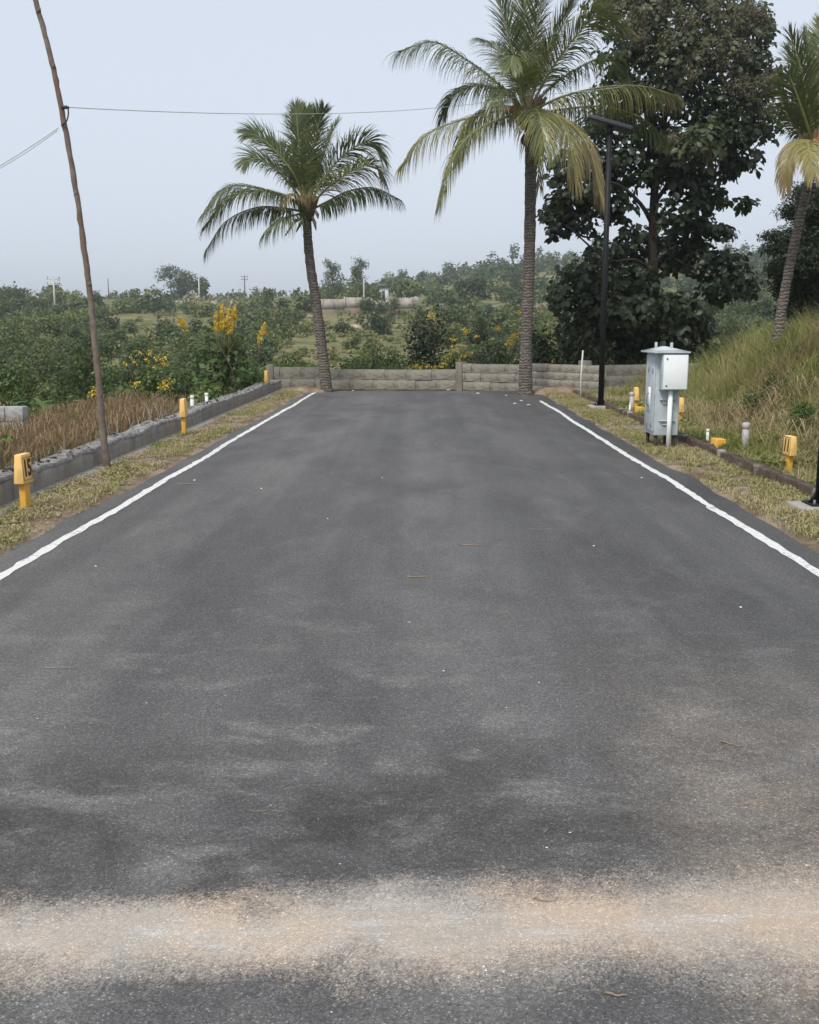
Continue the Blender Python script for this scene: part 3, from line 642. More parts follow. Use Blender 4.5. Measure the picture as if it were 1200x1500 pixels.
# tall palm in front of the wall
Y2 = 24.6; base = G(770, 578); base[2] = -.05; Y2 = float(base[1])
p2 = empty('coconut_palm', base); tag(p2, 'tall straight coconut palm with a full crown beside the broad-leaved tree', 'palm tree')
palm_trunk(p2, [base, A(771, 500, Y2), A(775, 400, Y2), A(777, 300, Y2), A(778, 215, Y2), A(776, 170, Y2)], [.21, .165, .16, .155, .165, .13], 100, 3)
c2 = A(774, 165, Y2); palm_heart(p2, c2, 1.15, 4)
FR2 = [
 ([(768, 160, 0), (757, 100, -.3), (742, 40, -.5), (722, -30, -.6)], dict(hang=.06, leaf=.95, tint=.3, roll=.25)),
 ([(770, 160, 0), (768, 90, .2), (768, 20, .3), (769, -60, .3)], dict(hang=.03, leaf=.7, tint=.5)),
 ([(772, 160, 0), (778, 90, -.1), (790, 20, -.2), (806, -50, -.3)], dict(hang=.05, leaf=.9, tint=.3)),
 ([(774, 160, 0), (796, 95, -.3), (822, 40, -.5), (846, -10, -.6)], dict(hang=.06, leaf=.9, tint=.33, roll=-.2)),
 ([(776, 160, 0), (806, 105, -.4), (842, 55, -.7), (878, 22, -.9), (912, 40, -1.0)], dict(hang=.28, leaf=.85, tint=.5, roll=.3)),
 ([(776, 162, 0), (810, 125, .3), (850, 98, .5), (890, 85, .7), (915, 110, .7)], dict(hang=.4, leaf=.8, tint=.32)),
 ([(776, 165, 0), (822, 142, -.3), (880, 128, -.5), (940, 126, -.6), (992, 140, -.6)], dict(hang=.85, leaf=.75, tint=.46, yellow=.35, lift=.03)),
 ([(776, 168, 0), (825, 160, .6), (880, 156, 1.1), (935, 170, 1.4), (975, 205, 1.5)], dict(hang=.8, leaf=.75, tint=.26, lift=.05)),
 ([(766, 160, 0), (738, 130, -.4), (690, 92, -.7), (636, 62, -.8), (586, 74, -.9)], dict(hang=.55, leaf=.85, tint=.36, roll=.25)),
 ([(766, 162, 0), (740, 135, .3), (700, 125, .6), (664, 140, .8), (650, 168, .9)], dict(hang=.4, leaf=.75, tint=.3)),
 ([(764, 166, 0), (735, 162, -.3), (690, 172, -.5), (628, 195, -.6), (590, 240, -.6)], dict(hang=.8, leaf=.85, tint=.44, yellow=.4, roll=.3)),
 ([(766, 168, 0), (740, 172, -.7), (700, 190, -1.2), (668, 225, -1.4), (644, 300, -1.4)], dict(hang=.65, leaf=.72, tint=.42, yellow=.25)),
 ([(766, 164, 0), (748, 156, .6), (715, 160, 1.2), (685, 190, 1.6), (672, 230, 1.7)], dict(hang=.6, leaf=.7, tint=.35)),
 ([(774, 168, 0), (798, 162, -.9), (822, 178, -1.5), (836, 215, -1.9), (842, 262, -2.0)], dict(hang=.5, leaf=.8, tint=.60, yellow=.3, roll=.3)),
 ([(775, 168, 0), (806, 165, -.6), (842, 186, -1.1), (866, 226, -1.3), (880, 290, -1.35)], dict(hang=.65, leaf=.85, tint=.60, yellow=.6)),
 ([(774, 168, 0), (784, 160, -1.2), (792, 174, -2.0), (798, 215, -2.4)], dict(hang=.35, leaf=.8, tint=.56, roll=.2)),
 ([(770, 160, 0), (764, 118, -.9), (758, 92, -1.6), (752, 82, -2.1), (748, 98, -2.5)], dict(hang=.2, leaf=.85, tint=.42)),
 ([(772, 160, 0), (786, 112, .6), (800, 75, 1.1), (816, 55, 1.5)], dict(hang=.2, leaf=.8, tint=.28)),
 ([(768, 160, 0), (752, 110, .6), (728, 70, 1.1), (706, 58, 1.5)], dict(hang=.2, leaf=.8, tint=.26)),
 ([(770, 164, 0), (774, 185, .8), (786, 215, 1.4), (790, 270, 1.6)], dict(hang=.7, leaf=.65, tint=.8, nl=46)),
 ([(766, 164, 0), (752, 138, -.9), (738, 132, -1.5), (724, 152, -1.9)], dict(hang=.4, leaf=.7, tint=.4, nl=60)),
]
for k, (pts, kw) in enumerate(FR2): make_frond(p2, pts, Y2, seed=40 + k, **kw)
m = MB(); m.tube([A(768, 166, Y2 - .3), A(755, 160, Y2 - .5), A(738, 161, Y2 - .6)], [.05, .11, .04], 8)
m.build('orange_spathe', M['orange'], p2, smooth=True)
m = MB()
for (q, rr) in (((782, 205), .13), ((789, 222), .12), ((785, 235), .10), ((770, 205), .12)):
    P = A(q[0], q[1], Y2 - .12); m.tube([P + [0, 0, -rr * 1.2], P + [0, 0, -rr * .7], P, P + [0, 0, rr * .8], P + [0, 0, rr * 1.2]], [.01, rr * .75, rr, rr * .7, .01], 9)
m.build('coconut_bunch', M['husk'], p2, smooth=True)

# leaning palm on the bank
bx = A(1138, 503, 19.6); bx[2] = float(terr(bx[0], bx[1])) - .1; Y3 = float(bx[1])
p3 = empty('coconut_palm', bx); tag(p3, 'coconut palm leaning outwards on the grassy bank', 'palm tree')
palm_trunk(p3, [bx, A(1143, 470, Y3), A(1155, 400, Y3), A(1170, 330, Y3), A(1183, 275, Y3), A(1196, 225, Y3)], [.14, .112, .10, .095, .092, .09], 60, 5)
c3 = A(1197, 218, Y3); palm_heart(p3, c3, 1.0, 6)
FR3 = [
 ([(1194, 215, 0), (1184, 150, -.2), (1172, 95, -.3), (1157, 48, -.35)], dict(hang=.06, leaf=.62, tint=.26, roll=.2, nl=60)),
 ([(1192, 212, 0), (1178, 160, .3), (1166, 110, .5), (1152, 72, .6)], dict(hang=.08, leaf=.56, tint=.22, nl=60)),
 ([(1198, 210, 0), (1200, 140, 0), (1203, 80, 0), (1206, 30, .1)], dict(hang=.04, leaf=.6, tint=.45)),
 ([(1191, 214, 0), (1172, 195, .2), (1152, 165, .3), (1140, 130, .4)], dict(hang=.15, leaf=.55, tint=.2, roll=-.6)),
 ([(1192, 216, 0), (1178, 206, -.5), (1164, 210, -.8), (1153, 235, -1.0), (1152, 272, -1.05)], dict(hang=.6, leaf=.42, tint=.66, yellow=.4)),
 ([(1194, 216, 0), (1184, 208, -.8), (1186, 222, -1.4), (1192, 255, -1.7)], dict(hang=.4, leaf=.42, tint=.66, yellow=.2)),
 ([(1200, 216, 0), (1215, 208, -.6), (1232, 222, -1.0), (1240, 268, -1.2)], dict(hang=.5, leaf=.65, tint=.62, yellow=.3)),
 ([(1195, 212, 0), (1189, 150, .1), (1184, 95, .15), (1178, 50, .2)], dict(hang=.05, leaf=.6, tint=.3)),
 ([(1193, 213, 0), (1180, 175, -.3), (1168, 140, -.5), (1156, 108, -.6)], dict(hang=.1, leaf=.62, tint=.24, roll=-.3, nl=56)),
 ([(1200, 212, 0), (1225, 170, 0), (1260, 140, 0), (1300, 150, 0)], dict(hang=.4, leaf=.7, tint=.3)),
 ([(1200, 212, 0), (1212, 150, .3), (1230, 95, .4), (1252, 50, .5)], dict(hang=.1, leaf=.7, tint=.3)),
 ([(1196, 212, 0), (1192, 175, .9), (1190, 150, 1.6), (1188, 150, 2.2)], dict(hang=.3, leaf=.7, tint=.26)),
]
for k, (pts, kw) in enumerate(FR3): make_frond(p3, pts, Y3, seed=80 + k, **kw)
m = MB()
for k, q in enumerate(((1194, 210), (1199, 203), (1203, 212))):
    P = A(q[0], q[1], Y3 - .22); m.tube([P + [0, 0, -.1], P, P + [0, 0, .12]], [.03, .06, .01], 7)
m.build('orange_husk', M['orange'], p3)

# ================================================================== BROAD-LEAVED TREE
YT = 30.0
def limb(m, pts, r0, r1, n=10): m.tube(spline(pts, n), np.linspace(r0, r1, n), 8)
tb = A(956, 520, YT); tb[2] = float(terr(tb[0], tb[1])) - .1
tk = empty('broad_leaved_tree', tb); tag(tk, 'big dark broad-leaved tree with brownish blossom behind the street light', 'tree')
m = MB(); limb(m, [tb, A(957, 450, YT), A(957, 380, YT), A(958, 300, YT), A(965, 220, YT), A(985, 120, YT)], .20, .07, 20); m.build('trunk', M['dark_bark'], tk, smooth=True)
for ctl, r0 in (([A(957, 330, YT), A(938, 298, YT - .2), A(905, 270, YT - .5), A(860, 262, YT - .8)], .12), ([A(958, 300, YT), A(985, 262, YT), A(1030, 225, YT - .4), A(1080, 190, YT - .6)], .11),
                ([A(957, 390, YT), A(975, 372, YT - .2), A(1000, 385, YT - .5), A(1050, 405, YT - .8)], .08), ([A(957, 400, YT), A(930, 380, YT - .5), A(890, 380, YT - .8), A(830, 330, YT - .9)], .09),
                ([A(962, 240, YT), A(940, 180, YT - .2), A(915, 110, YT - .3), A(905, 40, YT)], .09), ([A(975, 170, YT), A(1020, 110, YT), A(1060, 60, YT - .2)], .08),
                ([A(960, 260, YT), A(1010, 250, YT - .4), A(1070, 250, YT - .6), A(1112, 210, YT - .5)], .07), ([A(957, 440, YT), A(925, 440, YT - .8), A(880, 430, YT - 1.4)], .07)):
    m = MB(); limb(m, ctl, r0 * .6, .02); m.build('branch', M['dark_bark'], tk, smooth=True)
rs = np.random.RandomState(21)
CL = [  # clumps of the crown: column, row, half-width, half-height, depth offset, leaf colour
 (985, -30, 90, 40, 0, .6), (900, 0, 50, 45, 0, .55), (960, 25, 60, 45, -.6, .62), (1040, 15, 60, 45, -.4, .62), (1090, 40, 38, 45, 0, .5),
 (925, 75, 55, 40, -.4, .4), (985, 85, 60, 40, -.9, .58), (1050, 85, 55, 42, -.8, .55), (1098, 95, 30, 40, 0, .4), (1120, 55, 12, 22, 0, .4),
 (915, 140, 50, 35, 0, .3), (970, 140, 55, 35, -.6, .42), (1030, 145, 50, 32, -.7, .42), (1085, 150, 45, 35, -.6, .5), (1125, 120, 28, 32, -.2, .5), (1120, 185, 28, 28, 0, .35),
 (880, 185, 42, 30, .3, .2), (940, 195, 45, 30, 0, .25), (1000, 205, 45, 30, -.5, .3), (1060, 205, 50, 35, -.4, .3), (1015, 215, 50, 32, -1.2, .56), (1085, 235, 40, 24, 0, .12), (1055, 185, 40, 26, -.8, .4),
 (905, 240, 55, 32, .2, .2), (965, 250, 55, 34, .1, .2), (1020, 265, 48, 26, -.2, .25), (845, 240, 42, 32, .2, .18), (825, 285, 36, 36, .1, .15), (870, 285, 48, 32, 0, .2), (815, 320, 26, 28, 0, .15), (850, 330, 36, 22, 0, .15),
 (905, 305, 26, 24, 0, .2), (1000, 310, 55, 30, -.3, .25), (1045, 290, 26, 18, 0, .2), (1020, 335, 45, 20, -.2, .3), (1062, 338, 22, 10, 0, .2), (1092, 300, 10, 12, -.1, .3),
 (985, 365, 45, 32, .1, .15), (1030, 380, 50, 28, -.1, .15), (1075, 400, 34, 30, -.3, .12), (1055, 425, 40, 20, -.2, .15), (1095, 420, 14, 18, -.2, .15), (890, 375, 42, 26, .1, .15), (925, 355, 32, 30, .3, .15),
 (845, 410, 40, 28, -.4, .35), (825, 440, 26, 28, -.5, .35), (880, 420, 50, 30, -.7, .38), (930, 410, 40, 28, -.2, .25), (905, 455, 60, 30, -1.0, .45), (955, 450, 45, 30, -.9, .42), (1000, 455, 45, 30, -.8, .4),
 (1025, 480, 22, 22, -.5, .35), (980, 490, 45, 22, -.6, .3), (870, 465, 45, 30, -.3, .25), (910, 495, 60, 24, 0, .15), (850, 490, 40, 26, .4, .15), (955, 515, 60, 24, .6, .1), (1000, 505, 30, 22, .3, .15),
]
TP, TD, TN, TS, TT = [], [], [], [], []
for (px, py, rx, ry, dz, tn) in CL:
    c = A(px, py, YT + dz); s = YT / F_PX; r = np.array([rx * s, .55 + .5 * rx * s, ry * s])
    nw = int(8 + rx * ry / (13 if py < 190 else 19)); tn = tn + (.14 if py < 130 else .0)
    u = sph(rs, nw); ctr = c + u * r * (rs.rand(nw, 1) ** .45) * .95
    for q in range(nw):      # a whorl of leaves at each shoot end
        k = rs.randint(4, 7); a = rs.rand() * 6.3 + np.arange(k) * 6.283 / k + rs.normal(size=k) * .3
        ax = norm(u[q] * .6 + np.array([0, -.1, .55]) + rs.normal(size=3) * .35); t1 = norm(np.cross(ax, rs.normal(size=3))); t2 = np.cross(ax, t1)
        D = norm(np.cos(a)[:, None] * t1 + np.sin(a)[:, None] * t2 + ax * .15 + np.array([0, 0, -.45]) + rs.normal(size=(k, 3)) * .2)
        TP.append(ctr[q] + D * .02 + rs.normal(size=(k, 3)) * .04); TD.append(D); TN.append(norm(ax + rs.normal(size=(k, 3)) * .3))
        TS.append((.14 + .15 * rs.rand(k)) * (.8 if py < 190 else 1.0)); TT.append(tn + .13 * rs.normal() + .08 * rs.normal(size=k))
TP, TD, TN, TS, TT = [np.concatenate(q) for q in (TP, TD, TN, TS, TT)]
# the leaves that show largest: near the outer face of the crown towards the road
score = TP[:, 1] + rs.rand(len(TP)) * .9; single = np.zeros(len(TP), bool); single[np.argsort(score)[:280]] = True
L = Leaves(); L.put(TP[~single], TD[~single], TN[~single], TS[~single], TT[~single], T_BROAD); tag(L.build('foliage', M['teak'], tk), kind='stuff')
lm = [raw_mesh('leaf', T_BROAD[0], [T_BROAD[1]], M['teak'], np.full(8, v)) for v in (.12, .3, .48, .66, .84)]
for i in np.nonzero(single)[0]:
    D = norm(TD[i]); N = norm(TN[i] - D * TN[i].dot(D)); S = np.cross(D, N)
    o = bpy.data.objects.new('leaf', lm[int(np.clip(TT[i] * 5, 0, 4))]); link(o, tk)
    mm = Matrix(((S[0], D[0], N[0], 0), (S[1], D[1], N[1], 0), (S[2], D[2], N[2], 0), (0, 0, 0, 1)))
    o.matrix_local = Matrix.Translation(Vector(TP[i] - tb)) @ mm @ Matrix.Scale(float(TS[i]), 4)
L = Leaves()     # fuzzy brown flower panicles over the upper crown
for (px, py, rr) in ((900, 12, 26), (880, 0, 18), (935, 30, 20), (975, 5, 26), (1005, 35, 22), (1045, 12, 26), (1080, 30, 22), (1110, 18, 16), (1062, 60, 20), (1030, 78, 18), (980, 60, 18), (1088, 72, 16), (1098, 15, 18),
                    (1060, 92, 18), (1010, 215, 24), (1040, 225, 18), (985, 205, 16), (1100, 130, 18), (1080, 122, 20), (1128, 118, 14), (940, 55, 14), (1120, 30, 10), (1130, 160, 12), (1015, 110, 14)):
    c = A(px, py, YT - 1.45); s = YT / F_PX * rr
    clump(rs, L, c, (s * 1.15, s * .9, s), 520, .085, .5, T_NARROW, shell=.05, jit=.22)
L.build('blossom', M['bloom'], tk)

# ================================================================== HILLSIDE
def tz(x, y): return float(terr(x, y))
def hill_plant(name, label, cat, px, top, Y, wpx, tint=.3, kind='bush', mat='leaf', seed=0, group=None, dens=1.0, lo=None, tmpl=T_RHOMB):
    rs = np.random.RandomState(seed); c = A(px, top, Y); x = float(c[0]); zb = tz(x, Y); zt = float(c[2]); h = max(zt - zb, .8); w = wpx / F_PX * Y
    root = empty(name, (x, Y, zb - .05)); tag(root, label, cat, group)
    s = .0031 * Y; area = wpx * h / Y * F_PX * .78; n = int(.55 * area * dens)
    L = Leaves(); m = MB(); b = np.array([x, Y, zb - .1])
    if kind == 'bush':
        crown(rs, L, (x, Y, zb + h * .45), (w * .5, w * .45, h * .52), 14, n, s, tint, tmpl, cr=.45)
        for k in range(4): limb(m, [b, b + [w * .12 * rs.normal(), w * .1 * rs.normal(), h * .35], b + [w * .25 * rs.normal(), w * .2 * rs.normal(), h * .7]], .03 + .012 * h, .012, 6)
    elif kind == 'round':
        crown(rs, L, (x, Y, zb + h * .58), (w * .5, w * .45, h * .42), 18, n, s, tint, tmpl, cr=.42)
        limb(m, [b, b + [.1 * w * rs.normal(), 0, h * .3], b + [.05 * w, 0, h * .7]], .035 * h, .012 * h, 8)
        for k in range(5): limb(m, [b + [0, 0, h * .25], b + [w * .2 * rs.normal(), w * .15 * rs.normal(), h * .5], b + [w * .3 * rs.normal(), w * .2 * rs.normal(), h * .72]], .018 * h, .006 * h, 6)
    else:    # tall, loose, upright
        limb(m, [b, b + [.03 * w, 0, h * .4], b + [-.02 * w, 0, h * .95]], .022 * h, .005 * h, 10)
        for k in range(22):
            f = .14 + .80 * (k + rs.rand()) / 22; a = rs.rand() * 6.28; rr = w * .5 * (1.15 - f) * (.6 + .6 * rs.rand()) + .05 * w
            e = b + [rr * math.cos(a), rr * math.sin(a), h * f + .08 * h]; limb(m, [b + [0, 0, h * f - .05 * h], (b + [0, 0, h * f] + e) / 2, e], .008 * h, .003 * h, 4)
            clump(rs, L, e, (w * .26, w * .24, h * .11), max(int(n / 14), 8), s, tint + .05 * rs.normal(), T_NARROW if tmpl is T_RHOMB else tmpl, shell=.1)
    m.build('trunk', M['bark'], root); L.build('crown', M[mat], root)
    return root
HP = [
 ('bushy_tree', 'dark rounded tree on the skyline past the pale cross-topped pole', 'tree', 12, 416, 190, 52, .18, 'round', 1),
 ('bushy_tree', 'yellow-green bushy tree beside the pale cross-topped pole on the skyline', 'tree', 88, 421, 170, 62, .62, 'round', 2),
 ('skyline_tree', 'tall dark upright tree with two crowns on the skyline above the pale bank', 'tree', 248, 391, 205, 46, .16, 'tall', 3),
 ('skyline_tree', 'dark loose tree leaning against the tall upright one on the skyline', 'tree', 270, 398, 208, 32, .2, 'tall', 4),
 ('skyline_tree', 'smaller dark round tree behind a pale pole on the skyline', 'tree', 294, 403, 215, 34, .2, 'round', 5),
 ('hillside_bush', 'big grey-green bush below the skyline trees', 'bush', 214, 429, 150, 52, .22, 'bush', 6),
 ('hillside_bush', 'dark bush behind the leaning wooden pole near the skyline', 'bush', 140, 428, 150, 34, .16, 'bush', 7),
 ('hillside_bush', 'fresh green bush standing just before the smaller palm trunk on the slope', 'bush', 441, 417, 135, 38, .45, 'bush', 8),
 ('hillside_bush', 'small dark bush on the brown slope beside the fresh green bush', 'bush', 411, 432, 130, 26, .22, 'bush', 9),
 ('skyline_tree', 'slender loose grey-green tree just past the smaller palm trunk on the skyline', 'tree', 486, 385, 165, 34, .24, 'tall', 10),
 ('skyline_tree', 'slender pointed grey-green tree rising from a green bush by the far wall', 'tree', 528, 381, 168, 34, .3, 'tall', 11),
 ('hillside_bush', 'bright green bush at the foot of the slender pointed tree behind the far wall', 'bush', 514, 408, 158, 44, .5, 'bush', 12),
 ('hillside_bush', 'mid green bush between the bright green bush and the small white hut', 'bush', 543, 412, 158, 36, .4, 'bush', 13),
 ('bushy_tree', 'yellow-green rounded tree behind the far wall beside the white hut', 'tree', 596, 396, 165, 46, .6, 'round', 14),
 ('bushy_tree', 'large dark round tree standing alone behind the far wall', 'tree', 698, 400, 160, 66, .12, 'round', 15),
 ('hillside_bush', 'small grey bush against the far wall beside the large dark round tree', 'bush', 655, 430, 150, 24, .3, 'bush', 16),
 ('hillside_bush', 'round dark green bush alone in the open grass field', 'bush', 500, 473, 100, 36, .12, 'bush', 17),
 ('small_tree', 'small thin tree at the end of the grass field before the far wall', 'tree', 578, 438, 125, 20, .25, 'tall', 18),
 ('hillside_bush', 'tiny dark bush in the grass field next to the pink boulder', 'bush', 551, 460, 118, 14, .2, 'bush', 19),
 ('hillside_bush', 'big grey-green bush between the grass field and the dark flowering shrub', 'bush', 617, 440, 95, 44, .28, 'bush', 20),
 ('hillside_bush', 'olive bush beyond the dark flowering shrub below the far wall', 'bush', 665, 447, 95, 42, .25, 'bush', 21),
 ('hillside_bush', 'grey-green bush behind the tall palm below the far wall', 'bush', 738, 444, 95, 50, .3, 'bush', 22),
 ('bushy_tree', 'hazy green tree seen between the tall palm and the broad-leaved tree', 'tree', 818, 408, 170, 40, .35, 'round', 23),
 ('bushy_tree', 'hazy round tree between the broad-leaved tree and the bank palm', 'tree', 1078, 440, 120, 60, .3, 'round', 24),
 ('bushy_tree', 'hazy blue-green tree right behind the leaning bank palm trunk', 'tree', 1122, 432, 110, 50, .22, 'round', 25),
]
for (nm, lb, ct, px, tp, Y, w, tn, kd, sd) in HP: hill_plant(nm, lb, ct, px, tp, Y, w, tn, kd, seed=100 + sd)

# scrub that clothes the slope (nobody could count it)
rs = np.random.RandomState(77)
def scrub(name, label, Y0, Y1, n, pxr, rfun, tint, mat='leaf', k=.0031, keep=None, dens=1.0, hfac=.85, tj=.13):
    L = Leaves(); cnt = 0; rr = np.random.RandomState(hash(name) % 1000 if False else len(name) * 7 + int(Y0))
    while cnt < n:
        Y = math.exp(math.log(Y0) + rr.rand() * math.log(Y1 / Y0)); px = pxr[0] + rr.rand() * (pxr[1] - pxr[0])
        if keep is not None and not keep(px, Y, rr): cnt += 1; continue
        x = (px - 622) / F_PX * Y; r = rfun(Y, rr); z = tz(x, Y); h = r * hfac * (.7 + .6 * rr.rand())
        s = k * Y; a = r / Y * F_PX; nn = int(max(20, 1.35 * a * a * hfac * dens)); tn = tint + tj * rr.normal()
        crown(rr, L, (x, Y, z + h * .55), (r, r, h), 7, nn, s, tn, cr=.5, jit=.09); cnt += 1
    return tag(L.build(name, M[mat]), label, 'undergrowth', kind='stuff')
def keep_mid(px, Y, rr):
    if 380 < px < 640 and Y < 84: return rr.rand() < .16
    if 455 < px < 640 and 80 < Y < 132: return rr.rand() < .05
    if 455 < px and 132 < Y < 147: return rr.rand() < .5
    if 180 < px < 300 and 95 < Y < 128: return rr.rand() < .08
    if 285 < px < 475 and Y > 125: return rr.rand() < .3
    if 640 < px < 780 and 140 < Y < 165: return rr.rand() < .1
    if 450 < px < 640 and 143 < Y < 160: return rr.rand() < .12
    return rr.rand() < (.62 if px < 380 else .8 if px > 640 else .42)
scrub('scrub', 'mixed grey-green scrub covering the slope below the skyline', 52, 178, 950, (-60, 1240), lambda Y, q: .5 + 1.2 * q.rand() ** 1.6 + Y * .0045, .33, keep=keep_mid, tj=.19)
scrub('tussocks', 'tufts of rough grass and seedling scrub over the open slope', 58, 240, 1500, (-60, 1240), lambda Y, q: .22 + .3 * q.rand() + Y * .0012, .72, hfac=.6, dens=1.1)
scrub('thicket', 'dense fresh green thicket filling the dip behind the low walls', 33, 52, 130, (-60, 1240), lambda Y, q: .7 + .6 * q.rand(), .40, 'green', keep=lambda px, Y, q: q.rand() < (.95 if px < 480 else .7), dens=.9)
def keep_far(px, Y, rr):
    if px < 470: return Y > 270 and rr.rand() < .3 or rr.rand() < .03
    return rr.rand() < .9
scrub('distant_wood', 'hazy distant wood along the ridge', 180, 390, 620, (-60, 1240), lambda Y, q: 1.1 + 1.3 * q.rand() ** 2, .25, keep=keep_far, hfac=1.0)
scrub('distant_ridge_tree_belt', 'pale hazy belt of taller trees on the highest ridge', 300, 400, 120, (560, 1240), lambda Y, q: 1.6 + 1.4 * q.rand(), .2, hfac=1.7)

# the slope goes on to both sides of the view
for (r0, r1, where) in ((-430, -60, 'beyond the grey block stub'), (1240, 1580, 'behind the grassy bank')):
    scrub('scrub', 'mixed grey-green scrub covering the slope ' + where, 52, 178, 240, (r0, r1), lambda Y, q: .5 + 1.2 * q.rand() ** 1.6 + Y * .0045, .33, tj=.19, dens=.8)
    scrub('thicket', 'dense green thicket filling the dip ' + where, 33, 52, 36, (r0, r1), lambda Y, q: .7 + .6 * q.rand(), .40, 'green', dens=.8)
    scrub('distant_wood', 'hazy distant wood ' + where, 180, 390, 130, (r0, r1), lambda Y, q: 1.1 + 1.3 * q.rand() ** 2, .25, dens=.8)

# far retaining wall with render panels, and the things along it
fw = empty('far_boundary_wall', A(690, 455, 148)); tag(fw, 'long pale rendered wall across the far slope above a reddish earth bank', 'wall')
pxs = [462, 505, 545, 580, 612, 645, 690, 735, 780, 830, 880, 930]
for k in range(len(pxs) - 1):
    a = A(pxs[k], 438 if pxs[k] < 640 else 446, 148); b_ = A(pxs[k + 1], 438 if pxs[k] < 640 else 446, 148)
    if 605 < pxs[k] < 640: continue
    zt = a[2] + (.0, .22, -.12, .1, -.2, .15, -.05)[k % 7]; MB().box((a[0] + .06, 147.9 + .03 * (k % 2), zt - (1.5 if pxs[k] < 640 else 1.1)), (b_[0] - .06, 148.15, zt)).build('wall_panel', M['farwall'], fw)
    MB().box((a[0] - .12, 147.8, zt - 1.6), (a[0] + .12, 148.2, zt + .1)).build('pillar', M['farwall'], fw)
    q = MB(); q.box((a[0], 147.3, zt - 3.2), (b_[0], 147.7, zt - (1.45 if pxs[k] < 640 else 1.05)), 0, (0, .12)); q.build('earth_bank', M['soil_wall'], fw)
lw = empty('far_low_wall', A(230, 442, 190)); tag(lw, 'thin pale broken wall line below the skyline trees', 'wall')
for k, px in enumerate(range(235, 470, 17)):
    a = A(px, 441 - (k % 3) * .8, 190); b_ = A(px + 16, 441, 190)
    if k in (5, 9): continue
    MB().box((a[0], 189.9, a[2] - 1.6), (b_[0], 190.2, a[2])).build('wall_panel', M['farwall'], lw)
hb = A(562, 433, 162); hz0 = tz(hb[0], 162)
hut = empty('small_hut', (hb[0], 162, hz0 - .1)); tag(hut, 'tiny white hut with a dark overhanging roof behind the far wall', 'hut')
zt = A(562, 421, 162)[2]
MB().box((hb[0] - .75, 161.2, hz0 - .1), (hb[0] + .75, 162.8, zt)).build('wall', M['hut'], hut)
MB().box((hb[0] - .95, 160.9, zt), (hb[0] + .95, 163.1, zt + .55), 0, (.25, .35)).build('roof', M['hut_roof'], hut)
MB().box((hb[0] - .2, 161.17, zt - 1.9), (hb[0] + .25, 161.19, zt - .5)).build('door', M['hut_roof'], hut)
tc = A(597, 437, 156); m = MB(); rs = np.random.RandomState(3); n = 12
V = [(tc[0] - 1.6 + 3.2 * i / n, 155 + 1.6 * j / 5, tc[2] - .35 + .35 * math.sin(math.pi * j / 5) + .18 * rs.normal()) for i in range(n + 1) for j in range(6)]
Q = [(i * 6 + j, (i + 1) * 6 + j, (i + 1) * 6 + j + 1, i * 6 + j + 1) for i in range(n) for j in range(5)]
m.add(V, Q); m.box((tc[0] - 1.4, 155.2, tc[2] - 2.4), (tc[0] + 1.4, 156.4, tc[2] - .3)); tag(m.build('tarpaulin', M['tarp']), 'pale blue tarpaulin over a heap behind the far wall', 'tarpaulin')
def boulder(c, r, seed, label):
    b = bmesh.new(); bmesh.ops.create_icosphere(b, subdivisions=3, radius=1)
    for v in b.verts:
        q = v.co; d = .75 + .5 * float(vnoise(q.x * 1.6 + seed, q.y * 1.6 + q.z * 1.3 + 5)); v.co = Vector((q.x * r[0] * d, q.y * r[1] * d, q.z * r[2] * d))
    me = bpy.data.meshes.new('boulder'); b.to_mesh(me); b.free(); me.materials.append(M['boulder']); o = link(bpy.data.objects.new('boulder', me)); o.location = c; return tag(o, label, 'boulder')
bc = A(519, 466, 112); boulder((bc[0], 112, tz(bc[0], 112) + .2), (.75, .7, .62), 3, 'pinkish boulder lying in the open grass field')
def utility_pole(px, top, Y, label, r=.14, arms=1, mat='far_pole'):
    t = A(px, top, Y); z0 = tz(t[0], Y); root = empty('utility_pole', (t[0], Y, z0 - .3)); tag(root, label, 'pole', 'far utility poles')
    MB().tube([(t[0], Y, z0 - .3), (t[0], Y, t[2])], [r, r * .7], 8).build('shaft', M[mat], root)
    for k in range(arms):
        z = t[2] - .3 - .8 * k; MB().box((t[0] - 1.0, Y - .06, z), (t[0] + 1.0, Y + .06, z + .14)).build('cross_arm', M[mat], root)
        m = MB()
        for dx in (-.85, 0, .85): m.tube([(t[0] + dx, Y, z + .14), (t[0] + dx, Y, z + .4)], [.07, .05], 6)
        m.build('insulator_row', M['dark_pole'], root)
utility_pole(78, 406, 150, 'pale utility pole with two cross arms on the slope near the yellow-green skyline tree', .16, 2)
utility_pole(158, 408, 230, 'thin dark pole on the skyline beside the leaning wooden pole', .13, 0, 'dark_pole')
utility_pole(291, 403, 180, 'plain pale pole in front of the small dark skyline tree', .15, 0)
utility_pole(358, 404, 300, 'distant dark pole with cross arms on the bare skyline', .2, 2, 'dark_pole')
utility_pole(381, 416, 250, 'short plain pale pole on the bare brown skyline', .15, 0)
utility_pole(533, 408, 150, 'thin pale pole before the slender pointed tree at the far wall', .10, 0)
for k in range(7):
    p = A(368 + 5.2 * k, 487 - 2.6 * k, 92); z = tz(p[0], 92)
    dx = .12 * math.sin(k * 2.3); o = MB().tube([(p[0], 92, z - .2), (p[0] + dx, 92, z + .75 + .1 * math.sin(k * 4.1))], [.035, .03], 6).build('fence_post', M['pvc_grey'])
    tag(o, 'pale leaning fence post in the row on the brushy slope', 'post', 'fence posts on the slope')

